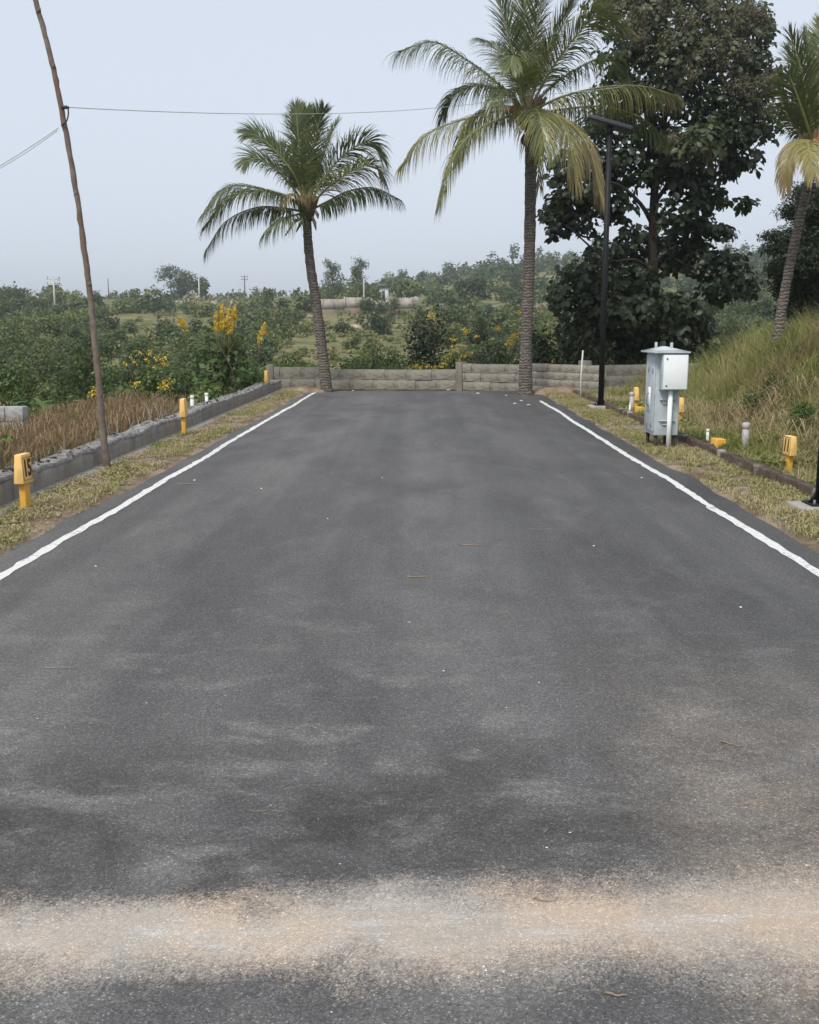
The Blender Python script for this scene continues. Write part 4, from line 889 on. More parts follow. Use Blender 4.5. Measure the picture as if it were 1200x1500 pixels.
# dark feathery tree behind the bank palm
def feathery():
    rs = np.random.RandomState(31); Y = 27.0; b = A(1195, 500, Y); b[2] = tz(b[0], Y) - .1
    root = empty('feathery_tree', b); tag(root, 'dark fine-leaved tree behind the leaning bank palm', 'tree')
    m = MB(); limb(m, [b, A(1198, 430, Y), A(1205, 350, Y), A(1210, 270, Y)], .16, .05); 
    L = Leaves()
    for (px, py, rx, ry) in ((1200, 300, 50, 30), (1165, 310, 30, 14), (1180, 345, 45, 25), (1150, 355, 30, 16), (1210, 380, 60, 35), (1165, 385, 38, 24), (1130, 345, 18, 8), (1135, 365, 22, 8), (1180, 420, 45, 30), (1150, 420, 26, 20), (1195, 455, 45, 26),
                             (1160, 455, 26, 18), (1215, 330, 50, 30), (1240, 420, 60, 50), (1140, 395, 22, 16), (1190, 280, 40, 18)):
        c = A(px, py, Y + .8 * rs.normal() * .5); s = Y / F_PX; limb(m, [A(1203, min(py + 50, 470), Y), (A(1203, py + 20, Y) + c) / 2, c], .03, .008, 6)
        clump(rs, L, c, (rx * s, .5 + .3 * rx * s, ry * s), int(rx * ry * 2.2), .12, .12, T_NARROW, shell=.1, jit=.2, droop=.1)
    m.build('trunk', M['bark'], root); L.build('crown', M['dark_leaf'], root)
feathery()

# ------------------------------------------------------------------ near shrubs
def shrub(name, label, px, base_py, top_py, Y, wpx, tint, mat='green', seed=0, flowers=(), spikes=(), leaf=.13, dens=1.0, tmpl=T_RHOMB, cat='shrub', zb=None, clumps=16, fscale=.05):
    rs = np.random.RandomState(seed); c = A(px, (base_py + top_py) / 2, Y); x = c[0]; z0 = tz(x, Y) if zb is None else zb
    zt = A(px, top_py, Y)[2]; h = zt - z0; w = wpx / F_PX * Y; root = empty(name, (x, Y, z0 - .05)); tag(root, label, cat)
    m = MB(); b = np.array([x, Y, z0 - .1])
    for k in range(6): limb(m, [b + [.08 * rs.normal(), .08 * rs.normal(), 0], b + [w * .15 * rs.normal(), w * .12 * rs.normal(), h * .45], b + [w * .28 * rs.normal(), w * .2 * rs.normal(), h * .9]], .022, .008, 7)
    L = Leaves(); n = int(dens * (w * h) / (leaf * leaf * .28) * 1.5)
    crown(rs, L, (x, Y, z0 + h * .48), (w * .5, min(w * .45, .9), h * .5), clumps, n, leaf, tint, tmpl, cr=.40, jit=.12)
    m.build('stem', M['bark'], root); L.build('foliage', M[mat], root)
    for (fx, fy, nn) in flowers:
        Lf = Leaves(); p = A(fx, fy, Y - min(w * .35, .7))
        clump(rs, Lf, p, (.15 * nn ** .5, .10, .11 * nn ** .5), int(40 * nn), fscale, .55, shell=.0, jit=.25); tag(Lf.build('flower_cluster', M['yellow'], root), kind='stuff')
    for (fx, fy, hh, lean) in spikes:      # upright candles of yellow flowers
        p = A(fx, fy, Y - .15); Lf = Leaves(); k = int(120 * hh / .4); t = rs.rand(k); a = rs.rand(k) * 6.28; rad = .075 * (1 - .6 * t) * (.3 + .9 * rs.rand(k))
        P = p + np.stack([rad * np.cos(a) + lean * hh * t, rad * np.sin(a), hh * t], 1); N = np.stack([np.cos(a), np.sin(a), .3 + 0 * a], 1)
        Lf.put(P, np.stack([np.cos(a) * .4, np.sin(a) * .4, 1 + 0 * a], 1) + rs.normal(size=(k, 3)) * .3, N, .055 * (.7 + .6 * rs.rand(k)), .5 + .25 * rs.normal(size=k)); tag(Lf.build('flower_spike', M['yellow'], root), kind='stuff')
        limb_m = MB(); limb_m.tube([p + [-.02, 0, -.35], p + [0, 0, 0], p + [lean * hh, 0, hh * .9]], [.012, .010, .004], 5); limb_m.build('flower_stalk', M['rachis'], root)
    return root
shrub('candle_shrub', 'tall green shrub with upright yellow flower candles beside the low wall end', 328, 585, 478, 23.4, 112, .34, 'green', 1,
      spikes=((318, 486, .42, -.02), (325, 484, .55, .05), (332, 482, .42, .15), (338, 486, .5, .2), (343, 470, .3, .1), (320, 488, .25, -.15), (272, 486, .28, -.35), (268, 480, .2, -.3), (380, 504, .3, .25), (386, 492, .26, .15), (329, 488, .3, 0), (335, 490, .25, .1)), leaf=.15, zb=-.45)
shrub('leafy_shrub', 'bright green low leafy shrub at the foot of the candle flowered shrub', 312, 588, 552, 20.6, 58, .62, 'green', 2, leaf=.10, zb=-.35)
shrub('leafy_shrub', 'dark green dense shrub beside the end pillar of the block wall', 360, 580, 524, 25.6, 52, .2, 'green', 3, leaf=.11, zb=-.4)
shrub('flowering_shrub', 'round green shrub sprinkled with small yellow flowers behind the red grass', 210, 585, 512, 23.5, 84, .42, 'green', 4, leaf=.09, zb=-.9,
      flowers=((190, 522, .5), (205, 517, .5), (222, 516, .6), (232, 524, .7), (240, 532, .8), (196, 530, .4), (214, 526, .5), (226, 538, .4), (183, 532, .4), (243, 522, .4)), fscale=.04)
shrub('flowering_weed', 'low weed with an orange-yellow flower head above the red grass beside the round flowering shrub', 243, 590, 563, 20.5, 22, .5, 'green', 5, leaf=.08, zb=-.25, flowers=((243, 561, 1.2), (239, 566, .8)), clumps=6)
shrub('flowering_weed', 'low weed with a yellow flower head behind the leaning wooden pole', 140, 600, 570, 20, 28, .5, 'green', 6, leaf=.08, zb=-.5, flowers=((139, 572, 1.0), (136, 578, .6), (144, 577, .6)), clumps=6)
shrub('flowering_weed', 'low weed with a small yellow flower tuft between the pole and the round flowering shrub', 200, 592, 562, 20.5, 20, .5, 'green', 7, leaf=.08, zb=-.4, flowers=((200, 563, .8),), clumps=6)
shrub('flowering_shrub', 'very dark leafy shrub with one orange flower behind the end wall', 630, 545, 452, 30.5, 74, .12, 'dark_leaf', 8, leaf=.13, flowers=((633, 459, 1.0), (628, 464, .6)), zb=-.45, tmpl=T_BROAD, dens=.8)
shrub('flowering_shrub', 'wide dark shrub with yellow blossom heads behind the taller end wall', 712, 545, 470, 29.5, 110, .22, 'dark_leaf', 9, leaf=.13, tmpl=T_NARROW, dens=1.6, zb=-.4,
      flowers=((752, 496, 1.8), (746, 503, 1.4), (757, 490, 1.0), (684, 485, .9), (728, 481, .9), (680, 482, .6), (665, 496, .7), (765, 456, .8), (698, 492, .6)))
shrub('flowering_shrub', 'low bush covered in small yellow flowers just behind the wall pillar', 668, 548, 508, 28.6, 60, .5, 'green', 10, leaf=.08, zb=-.35,
      flowers=((660, 518, .8), (670, 512, .8), (655, 526, .8), (680, 520, .7), (650, 533, .8), (672, 528, .8), (690, 516, .5), (662, 508, .5)), fscale=.04)
shrub('flowering_shrub', 'strip of low yellow-flowered weeds peeping over the end wall', 622, 550, 526, 28.4, 56, .55, 'green', 11, leaf=.07, zb=-.3,
      flowers=((608, 535, .7), (616, 538, .6), (626, 537, .7), (636, 538, .6), (645, 536, .5), (600, 538, .4)), fscale=.04)
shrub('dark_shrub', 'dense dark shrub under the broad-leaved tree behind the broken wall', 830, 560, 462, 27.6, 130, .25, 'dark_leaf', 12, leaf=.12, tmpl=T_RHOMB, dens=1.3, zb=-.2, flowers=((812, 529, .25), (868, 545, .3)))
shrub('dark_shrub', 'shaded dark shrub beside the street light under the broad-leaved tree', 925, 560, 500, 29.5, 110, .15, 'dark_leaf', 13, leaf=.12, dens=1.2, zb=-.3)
shrub('leafy_shrub', 'yellow-green bush beyond the shaded wall and the cabinet', 1055, 560, 500, 31, 80, .75, 'green', 14, leaf=.10, zb=-.4, flowers=((1035, 512, .3), (1060, 508, .3), (1046, 522, .3)), fscale=.04)
shrub('leafy_shrub', 'green weeds leaning over the end wall between the two palms', 545, 556, 507, 29.3, 130, .45, 'green', 15, leaf=.08, zb=-.4, clumps=24)
shrub('leafy_shrub', 'fresh green weeds behind the wall pillar and the smaller palm', 425, 556, 508, 29.5, 80, .5, 'green', 16, leaf=.09, zb=-.4, clumps=20)
shrub('leafy_shrub', 'bushy green shrub on the dip beyond the grey block stub', 20, 600, 520, 26, 110, .4, 'green', 17, leaf=.10, zb=-1.4, clumps=24)
shrub('leafy_shrub', 'dark green shrub in the dip behind the leaning pole', 115, 590, 498, 29, 110, .22, 'green', 18, leaf=.11, zb=-1.6, clumps=24)
shrub('leafy_shrub', 'mid green shrub between the round flowering shrub and the candle flowered shrub', 262, 580, 520, 26, 64, .3, 'green', 19, leaf=.10, zb=-1.0)
shrub('broad_weed', 'bright green broad-leaved weed behind the low wall beside post fifteen', 8, 690, 625, 10.6, 40, .7, 'green', 20, leaf=.10, zb=-.15, clumps=8, tmpl=T_BROAD, dens=.5)

# long drooping blades by the block stub
def blade_plant(px, py, Y, label, seed, h=1.0):
    rs = np.random.RandomState(seed); p = A(px, py, Y); z0 = tz(p[0], Y); root = empty('maize_like_plant', (p[0], Y, z0 - .05)); tag(root, label, 'plant', 'tall bladed plants by the grey block stub')
    MB().tube([(p[0], Y, z0 - .1), (p[0] + .03, Y, z0 + (p[2] - z0) * .8)], [.018, .006], 6).build('stalk', M['rachis'], root)
    hh = p[2] - z0
    for k in range(9):
        a = rs.rand() * 6.28; d = np.array([math.cos(a), math.sin(a), 0]); s = np.array([-d[1], d[0], 0]); b = np.array([p[0], Y, z0 + hh * (.35 + .6 * k / 9)]); ln = .45 + .25 * rs.rand(); V = []
        for i in range(7):
            t = i / 6; c = b + d * ln * t + np.array([0, 0, 1]) * (.28 * t - .62 * t * t); w = .045 * math.sin(math.pi * min(.15 + t * .85, 1)) ; V += [c - s * w, c + s * w + [0, 0, .01]]
        mesh_obj('blade', np.array(V), [np.array([(2 * i, 2 * i + 1, 2 * i + 3, 2 * i + 2) for i in range(6)])], M['green'], root, np.full(14, .45 + .25 * rs.rand()))
for k, (px, py, Y) in enumerate(((20, 578, 19), (45, 572, 20), (62, 580, 19), (85, 578, 20.5), (100, 572, 21), (35, 590, 18.5))):
    blade_plant(px, py, Y, 'green maize-like plant with drooping blades behind the grey block stub', k)

# ================================================================== GRASS
class Blades:
    def __init__(s): s.V = []; s.Q = []; s.T3 = []; s.T = []; s.n = 0
    def put(s, rs, P, h, w, lean, t0, t1, dirn=None):
        n = len(P); h = np.broadcast_to(h, (n,)); w = np.broadcast_to(w, (n,)); a = rs.rand(n) * 6.283
        side = np.stack([np.cos(a), np.sin(a), 0 * a], 1); ld = rs.normal(size=(n, 3)) * [1, 1, 0] if dirn is None else dirn + rs.normal(size=(n, 3)) * [.5, .5, 0]
        ld = norm(ld) * (np.broadcast_to(lean, (n,)) * (.4 + .9 * rs.rand(n)))[:, None]
        mid = P + (ld * .35 + [0, 0, 1]) * (h * .55)[:, None]; zt = np.clip(1 - .35 * np.linalg.norm(ld, axis=1), .15, 1)
        tip = P + ld * h[:, None] + np.array([0, 0, 1]) * (h * zt)[:, None]
        V = np.stack([P - side * w[:, None] / 2, P + side * w[:, None] / 2, mid - side * w[:, None] * .4, mid + side * w[:, None] * .4, tip], 1).reshape(-1, 3)
        k = np.arange(n)[:, None] * 5 + s.n; s.Q.append(k + np.array([[0, 1, 3, 2]])); s.T3.append(k + np.array([[2, 3, 4]]))
        t0 = np.broadcast_to(t0, (n,)); t1 = np.broadcast_to(t1, (n,)); s.T.append(np.stack([t0, t0, t0 * .5 + t1 * .5, t0 * .5 + t1 * .5, t1], 1).ravel()); s.V.append(V); s.n += 5 * n
    def build(s, name, mat, label, cat):
        return tag(mesh_obj(name, np.concatenate(s.V), [np.concatenate(s.Q), np.concatenate(s.T3)], mat, None, np.clip(np.concatenate(s.T), 0, 1)), label, cat, kind='stuff')
rs = np.random.RandomState(55)
def pick(n, x0, x1, y0, y1, dens):
    x = x0 + rs.rand(n) * (x1 - x0); y = y0 + rs.rand(n) ** 1.35 * (y1 - y0); k = rs.rand(n) < dens(x, y); return x[k], y[k]
# verge grass
for side in (-1, 1):
    B = Blades()
    if side < 0:
        x, y = pick(62000, -3.72, -2.95, 3.5, 26.4, lambda x, y: sstep(.38, .62, .62 * vnoise(x * 2.6, y * 1.3) + .55 * vnoise(x * 9, y * 6) - .1) * (1 - sstep(-3.25, -2.98, x)) * sstep(-3.72, -3.6, x)); z = lverge(x, y)
        tn = .34 + .62 * vnoise(x * 3, y * 1.1 + 5)
    else:
        x, y = pick(70000, 2.86, 3.62, 3.5, 25.5, lambda x, y: sstep(.28, .55, .62 * vnoise(x * 2.6 + 3, y * 1.3) + .55 * vnoise(x * 9, y * 6) - .1) * sstep(2.86, 3.08, x)); z = rverge(x, y)
        tn = .44 + .42 * vnoise(x * 3, y * .9 + 5)
    n = len(x); B.put(rs, np.stack([x, y, z - .005], 1), .030 + .055 * rs.rand(n) ** 1.5, .007 + .006 * rs.rand(n), 1.1, tn + .12 * rs.normal(size=n), tn + .18 + .15 * rs.normal(size=n))
    B.build('verge_grass', M['grass'], 'short dry creeping grass on the verge by the low wall' if side < 0 else 'short green creeping grass on the verge by the kerb', 'grass')
# litter of dry leaves and sand grains on the verges
for side in (-1, 1):
    L = Leaves(); n = 1500; y = 3.5 + 22 * rs.rand(n) ** 1.4
    x = (-3.60 + .60 * rs.rand(n)) if side < 0 else (2.93 + .62 * rs.rand(n)); z = (lverge if side < 0 else rverge)(x, y)
    L.put(np.stack([x, y, np.maximum(z, 0) + .010], 1), rs.normal(size=(n, 3)) * [1, 1, .15], rs.normal(size=(n, 3)) * .35 + [0, 0, 1], .02 + .025 * rs.rand(n), .1 + .6 * rs.rand(n), T_RHOMB)
    tag(L.build('leaf_litter', M['straw']), 'dry leaf litter on the verge by the low wall' if side < 0 else 'dry leaf litter on the verge by the kerb', 'litter', kind='stuff')
# red seed-head grass behind the low wall
B = Blades(); x, y = pick(42000, -5.9, -4.02, 5, 21.0, lambda x, y: sstep(-6.0, -5.3, x) * (1 - sstep(16.6, 18.2 - (x + 4) * 1.2, y)) * (.5 + .5 * vnoise(x * 1.5, y * .8))); n = len(x)
B.put(rs, np.stack([x, y, terr(x, y) - .02], 1), (.30 + .34 * rs.rand(n)) * (.8 + .5 * vnoise(x * .8, y * .5 + 3)), .006 + .006 * rs.rand(n), .5, .10 + .35 * rs.rand(n), .42 + .40 * vnoise(x * .9, y * .45) + .18 * rs.normal(size=n))
n2 = n // 2; P = np.stack([x[:n2], y[:n2], terr(x[:n2], y[:n2]) + .28 + .25 * rs.rand(n2)], 1)
B.put(rs, P, .08 + .09 * rs.rand(n2), .012, 1.0, .6 + .15 * rs.normal(size=n2), .82 + .18 * rs.normal(size=n2))
B.build('red_grass', M['redgrass'], 'tall reddish brown seed-head grass behind the low wall', 'grass')
B = Blades(); x, y = pick(5000, -4.7, -4.0, 5.5, 11, lambda x, y: .6 * sstep(.4, .6, vnoise(x * 2, y * 1.5 + 2))); n = len(x)
B.put(rs, np.stack([x, y, terr(x, y)], 1), .18 + .2 * rs.rand(n), .014, .6, .1 + .2 * rs.rand(n), .3 + .15 * rs.rand(n)); B.build('green_weeds', M['grass'], 'green weeds at the foot of the red grass', 'weeds')
# dead stalks along the wall top
m = Leaves(); Ls = MB(); 
V, Q, T = [], [], []; k0 = 0
for k in range(150):
    y0 = 6.2 + 11.5 * rs.rand(); x0 = -4.0 - .10 * rs.rand(); h = .05 + .22 * rs.rand() ** 2; z0 = .18
    Vt, Qt, _ = tube_arrays([(x0, y0, z0 - .1), (x0 + .02 * rs.normal(), y0 + .02 * rs.normal(), z0 + h * .6), (x0 + .04 * rs.normal(), y0 + .04 * rs.normal(), z0 + h + .1)], [.0045, .004, .002], 5)
    V.append(Vt); Q.append(Qt + k0); k0 += len(Vt); T.append(np.full(len(Vt), .1 if rs.rand() < .25 else .6 + .4 * rs.rand()))
tag(mesh_obj('dead_stalks', np.concatenate(V), [np.concatenate(Q)], M['stalk'], None, np.concatenate(T)), 'pale dead weed stalks sticking up behind the low wall', 'stalks', kind='stuff')
# grass of the bank
B = Blades(); x, y = pick(120000, 3.76, 12.5, 6.0, 27.5, lambda x, y: sstep(.25, .5, .5 * vnoise(x * 1.1, y * .8) + .5 * vnoise(x * 4, y * 3)) * np.clip(1.5 - (x - 3.7) / y * 2.2, .15, 1)); n = len(x)
up = sstep(4.7, 6.0, x + .5 * (vnoise(x * .7, y * .6) - .5) * 3) * sstep(12.5, 15.5, y)
dry = .20 + .30 * vnoise(x * 1.7 + 5, y * 1.4) + .50 * sstep(.45, .66, .6 * vnoise(x * .7 + 2, y * .5) + .4 * vnoise(x * 2.2, y * 1.7)) * (1 - .75 * up)
B.put(rs, np.stack([x, y, terr(x, y) - .02], 1), ((.10 + .16 * rs.rand(n)) + up * (.20 + .30 * rs.rand(n))) * (.55 + 1.0 * vnoise(x * 2.4, y * 1.9 + 3)), .008 + .006 * rs.rand(n) + .003 * up, .75 - .25 * up, dry + .1 * rs.normal(size=n), dry + .12 + .12 * rs.normal(size=n))
B.build('bank_grass', M['grass'], 'long rough grass covering the bank beyond the kerb', 'grass')
B = Blades(); x, y = pick(3500, 5.6, 8.5, 17.2, 20.5, lambda x, y: .8 + 0 * x); n = len(x)
B.put(rs, np.stack([x, y, terr(x, y)], 1), .35 + .3 * rs.rand(n), .009, .4, .25 + .2 * rs.rand(n), .8 + .15 * rs.rand(n)); B.build('red_grass', M['redgrass'], 'reddish seed grass round the foot of the leaning bank palm', 'grass')
# cut straw heaped across the bank
B = Blades(); x, y = pick(17000, 4.3, 10.0, 10.5, 18.5, lambda x, y: np.exp(-((x - 5.2) / .6) ** 2) * sstep(.35, .55, vnoise(x * 1.3 + 8, y * .7))); n = len(x)
hd = np.array([.75, .25, 0.0]); B.put(rs, np.stack([x, y, terr(x, y) + .04 + .10 * rs.rand(n)], 1), .22 + .3 * rs.rand(n), .008 + .005 * rs.rand(n), 2.2, .25 + .4 * rs.rand(n), .45 + .4 * rs.rand(n))
B.build('straw_heap', M['straw'], 'pale cut straw strewn over the lower bank', 'straw')
# darker leafy clumps in the long grass of the bank
for k, (px, py, Y, w, tp) in enumerate(((1140, 565, 16.5, 50, 535), (1185, 520, 18, 40, 500), (1110, 580, 16.2, 40, 560), (1175, 605, 13.6, 50, 585))):
    p = A(px, py, Y); L = Leaves(); r2 = np.random.RandomState(300 + k); z0 = tz(p[0], Y); h = max(A(px, tp, Y)[2] - z0, .3); ww = w / F_PX * Y
    crown(r2, L, (p[0], Y, z0 + h * .4), (ww * .5, .3, h * .5), 8, 900, .07, .3, T_NARROW, cr=.5, jit=.12, droop=-.6)
    lab = ('dark green weed clump in the long grass below the bank palm', 'leafy weed clump in the tall grass behind the bank palm', 'dark weed clump between the straw and the grey pipe', 'leafy weed clump on the bank above the yellow post nearest the grey pipe')[k]
    root = empty('weed_clump', (p[0], Y, z0 - .03)); tag(root, lab, 'weeds'); L.build('foliage', M['green'], root)
    m = MB(); [limb(m, [np.array([p[0] + .03 * q, Y, z0 - .08]), np.array([p[0] + .06 * q, Y, z0 + h * .3]), np.array([p[0] + .1 * q, Y, z0 + h * .7])], .008, .003, 5) for q in (-1, 0, 1)]; m.build('stem', M['rachis'], root)
# small flat weeds mixed into the verges, the bank and the foot of the red grass
def weeds(name, label, x0, x1, y0, y1, n, zf, size, mat, tint, thr, seed):
    r2 = np.random.RandomState(seed); x = x0 + r2.rand(n) * (x1 - x0); y = y0 + r2.rand(n) ** 1.3 * (y1 - y0)
    k = .55 * vnoise(x * 2.3 + seed, y * 1.7) + .45 * vnoise(x * 7, y * 6 + seed) > thr; x, y = x[k], y[k]; L = Leaves()
    for q in range(4):
        m_ = len(x); a = r2.rand(m_) * 6.28; D = np.stack([np.cos(a), np.sin(a), .25 + .5 * r2.rand(m_)], 1); z = zf(x, y) + .005 + size * .5 * r2.rand(m_)
        L.put(np.stack([x + .02 * r2.normal(size=m_), y + .02 * r2.normal(size=m_), z], 1), D, np.array([0, 0, 1.0]) + .4 * r2.normal(size=(m_, 3)), size * (.5 + .8 * r2.rand(m_)), tint + .16 * r2.normal(size=m_), T_RHOMB)
    tag(L.build(name, M[mat]), label, 'weeds', kind='stuff')
weeds('verge_weeds', 'small flat weeds in the verge by the low wall', -3.66, -3.06, 4, 26, 4200, lverge, .03, 'grass', .72, .54, 1)
weeds('verge_weeds', 'small flat weeds in the verge by the kerb', 2.98, 3.56, 4, 25, 4200, rverge, .03, 'grass', .55, .54, 2)
weeds('bank_weeds', 'leafy weeds among the grass of the bank', 3.8, 8.5, 7, 22, 12000, lambda x, y: terr(x, y) + .06, .06, 'grass', .22, .52, 3)
weeds('foot_weeds', 'leafy green weeds at the foot of the red grass', -5.0, -4.0, 6, 22, 5000, lambda x, y: terr(x, y) + .08, .05, 'grass', .2, .5, 4)

# ================================================================== STREET FURNITURE
def text_mesh(s, size):
    cu = bpy.data.curves.new('digits', 'FONT'); cu.body = s; cu.size = size; cu.align_x = 'CENTER'; cu.align_y = 'CENTER'; cu.extrude = .0015; cu.offset = .007
    ob = bpy.data.objects.new('digits', cu); COL.objects.link(ob); dg = bpy.context.evaluated_depsgraph_get()
    me = bpy.data.meshes.new_from_object(ob.evaluated_get(dg)); bpy.data.objects.remove(ob); bpy.data.curves.remove(cu)
    me.materials.clear(); me.materials.append(M['digit']); return me
def number_post(loc, digits, label, leg_h=.25, head_h=.26, rz=0.0, side=1):
    """yellow marker: square leg, wedge-shaped head with a framed number on the face towards the road (side = +1 faces +X)"""
    root = empty('number_post', loc, rz); tag(root, label, 'marker post', 'yellow number posts along the verges')
    MB().box((-.029, -.048, -.10), (.029, .048, leg_h + .03), .006).build('leg', M['yellow_paint'], root, local=True)
    h = MB().box((-.046, -.100, leg_h), (.046, .100, leg_h + head_h), .008, (.015, .012)).build('head', M['yellow_head'], root, local=True)
    if digits:
        sl = math.atan2(.015, head_h); xc = side * (.046 - .0075 + .0015)
        fr = MB()
        for (a, b_) in (((-.085, -.100), (.085, -.094)), ((-.078, .094), (.078, .100)), ((-.085, -.094), (-.079, .094)), ((.079, -.094), (.085, .094))):
            fr.box((a[0], a[1], -.0015), (b_[0], b_[1], .0015))
        Mx = Matrix.Translation((xc, 0, leg_h + head_h / 2)) @ Matrix.Rotation(side * math.pi / 2, 4, 'Z') @ Matrix.Rotation(math.pi / 2 - sl, 4, 'X')
        o = fr.build('number_frame', M['groove'], h, local=True); o.matrix_local = Mx
        o = bpy.data.objects.new('number', text_mesh(digits, .20)); link(o, h); o.matrix_local = Mx @ Matrix.Diagonal((.72, 1, 1, 1))
    return root
def gpt(px, py, zf):
    z = 0.0
    for _ in range(6):
        p = G(px, py, z); z = float(zf(p[0], p[1]))
    return p, z
p, z = gpt(38, 747, lverge); number_post((p[0], p[1], z), '15', 'yellow post numbered 15 standing before the low wall', .24, .255, -.09)
p, z = gpt(270, 637, lverge); number_post((p[0], p[1], z), '', 'yellow post at the low wall beside the two white pipes', .27, .27, .05)
p, z = gpt(391, 578, lverge); number_post((p[0], p[1], z), '', 'yellow post at the far end of the low wall by the block wall pillar', .27, .30, .0)
p, z = gpt(1155, 690, terr); number_post((p[0], p[1], z - .03), '11', 'pale yellow numbered post in the grass beyond the grey pipe', .21, .22, .12, -1)
p, z = gpt(996, 622, terr); number_post((p[0], p[1], z - .03), '', 'yellow post standing half behind the grey cabinet', .24, .24, 0, -1)
p, z = gpt(931, 603, terr); number_post((p[0], p[1], z - .03), '', 'yellow post between the street light and the cabinet next to a grey pipe', .25, .25, 0, -1)

def stub(px, py, w, h, label, seed):
    p, z = gpt(px, py, terr); rs = np.random.RandomState(seed); root = empty('yellow_stub', (p[0], p[1], z)); root.rotation_euler = (.04, .05, .25); tag(root, label, 'concrete stub')
    MB().box((-w / 2, -w / 2, -.1), (w / 2, w / 2, h), .010, (.004, .004)).build('block', M['yellow_paint'], root, local=True)
    MB().box((-w / 4, -w / 2 - .003, h * .3), (w / 4, -w / 2 + .002, h * .7), 0).build('recess', M['groove'], root, local=True)
stub(1051, 661, .155, .17, 'short yellow concrete stub by the kerb near the small white pipe', 1)
stub(936, 611, .145, .19, 'short yellow concrete stub beside the yellow post past the street light', 2)

def pipe(px, py, r, h, mat, label, zf=terr, collar=True, z=None, group=None):
    if z is None: p, z = gpt(px, py, zf)
    elif isinstance(z, tuple): p = z; z = z[2]
    else: p = G(px, py, z)
    root = empty('standpipe', (p[0], p[1], z)); tag(root, label, 'pipe', group)
    MB().tube([(0, 0, -.15), (0, 0, h - .002)], [r, r], 16).build('pipe', M[mat], root, local=True, smooth=False)
    if collar: MB().tube([(0, 0, h - r * 1.6), (0, 0, h - r * 1.5), (0, 0, h), (0, 0, h + r * .25)], [r * 1.02, r * 1.16, r * 1.16, r * .8], 16).build('cap', M[mat], root, local=True)
pipe(1091, 660, .044, .36, 'pvc_grey', 'thick grey pipe with a cap standing in the grass beyond the kerb')
pipe(1036, 652, .020, .22, 'pvc_white', 'small white pipe standing beside the yellow stub near the kerb')
pipe(925, 606, .040, .40, 'pvc_grey', 'grey pipe beside the yellow post past the street light')
pipe(922.5, 609, .016, .24, 'pvc_white', 'thin white pipe in front of a grey pipe past the street light')
pipe(281, 603, .032, .45, 'pvc_white', 'white pipe behind the low wall right next to a yellow post', z=(-4.03, 17.75, 0.0))
pipe(302, 596, .030, .42, 'pvc_white', 'white pipe behind the low wall further along from the yellow post', z=(-4.03, 18.95, 0.0))
p, z = gpt(851, 585, rverge)
o = MB().tube([(p[0], p[1], -.1), (p[0] - .01, p[1], .55), (p[0] + .015, p[1], 1.12)], [.020, .018, .016], 8).build('white_stick', M['white_wood']); tag(o, 'thin white stick standing before the broken block wall', 'stick')

# street light: pole, base plate, tilted solar panel with lamp underneath
def street_light(px, py, label, h=5.35):
    p, z = gpt(px, py, rverge); root = empty('street_light', (p[0], p[1], z)); tag(root, label, 'street light', 'solar street lights along the verge')
    MB().box((-.24, -.20, -.15), (.24, .20, .05), .02).build('footing', M['footing'], root, local=True)
    MB().box((-.13, -.13, .05), (.13, .13, .066), .004).build('base_plate', M['black_metal'], root, local=True)
    for sx in (-1, 1):
        for sy in (-1, 1): MB().tube([(sx * .10, sy * .10, .06), (sx * .10, sy * .10, .105)], [.012, .012], 6).build('bolt', M['steel'], root, local=True)
    MB().tube([(0, 0, .06), (0, 0, h * .5), (0, 0, h)], [.058, .055, .050], 20).build('pole', M['black_metal'], root, local=True, smooth=True)
    for k in range(4):
        a = k * math.pi / 2; g = MB(); dx, dy = math.cos(a), math.sin(a); nx, ny = -dy * .004, dx * .004
        g.add([(dx * .055 + nx, dy * .055 + ny, .066), (dx * .12 + nx, dy * .12 + ny, .066), (dx * .055 + nx, dy * .055 + ny, .17), (dx * .055 - nx, dy * .055 - ny, .066), (dx * .12 - nx, dy * .12 - ny, .066), (dx * .055 - nx, dy * .055 - ny, .17)],
              [(0, 1, 2), (5, 4, 3), (0, 3, 4, 1), (1, 4, 5, 2), (2, 5, 3, 0)]); g.build('gusset', M['black_metal'], root, local=True)
    pn = bpy.data.objects.new('panel_housing', None)
    hs = MB().box((-.47, -.19, 0), (.40, .19, .075), .012).build('panel_housing', M['panel_metal'], root, local=True)
    hs.location = (0, 0, h + .02); hs.rotation_euler = (R(-4), R(15), 0)
    MB().box((-.45, -.17, .0755), (.38, .17, .079)).build('solar_cells', M['cell'], hs, local=True)
    MB().box((-.42, -.12, -.012), (-.08, .12, .0)).build('lamp_lens', M['lens'], hs, local=True)
    MB().tube([(0, 0, h - .12), (0, 0, h + .06)], [.062, .062], 16).build('bracket', M['black_metal'], root, local=True)
street_light(880, 597, 'black solar street light pole before the broad-leaved tree')
street_light(1203, 747, 'black street light pole on a pale concrete footing beside the kerb')

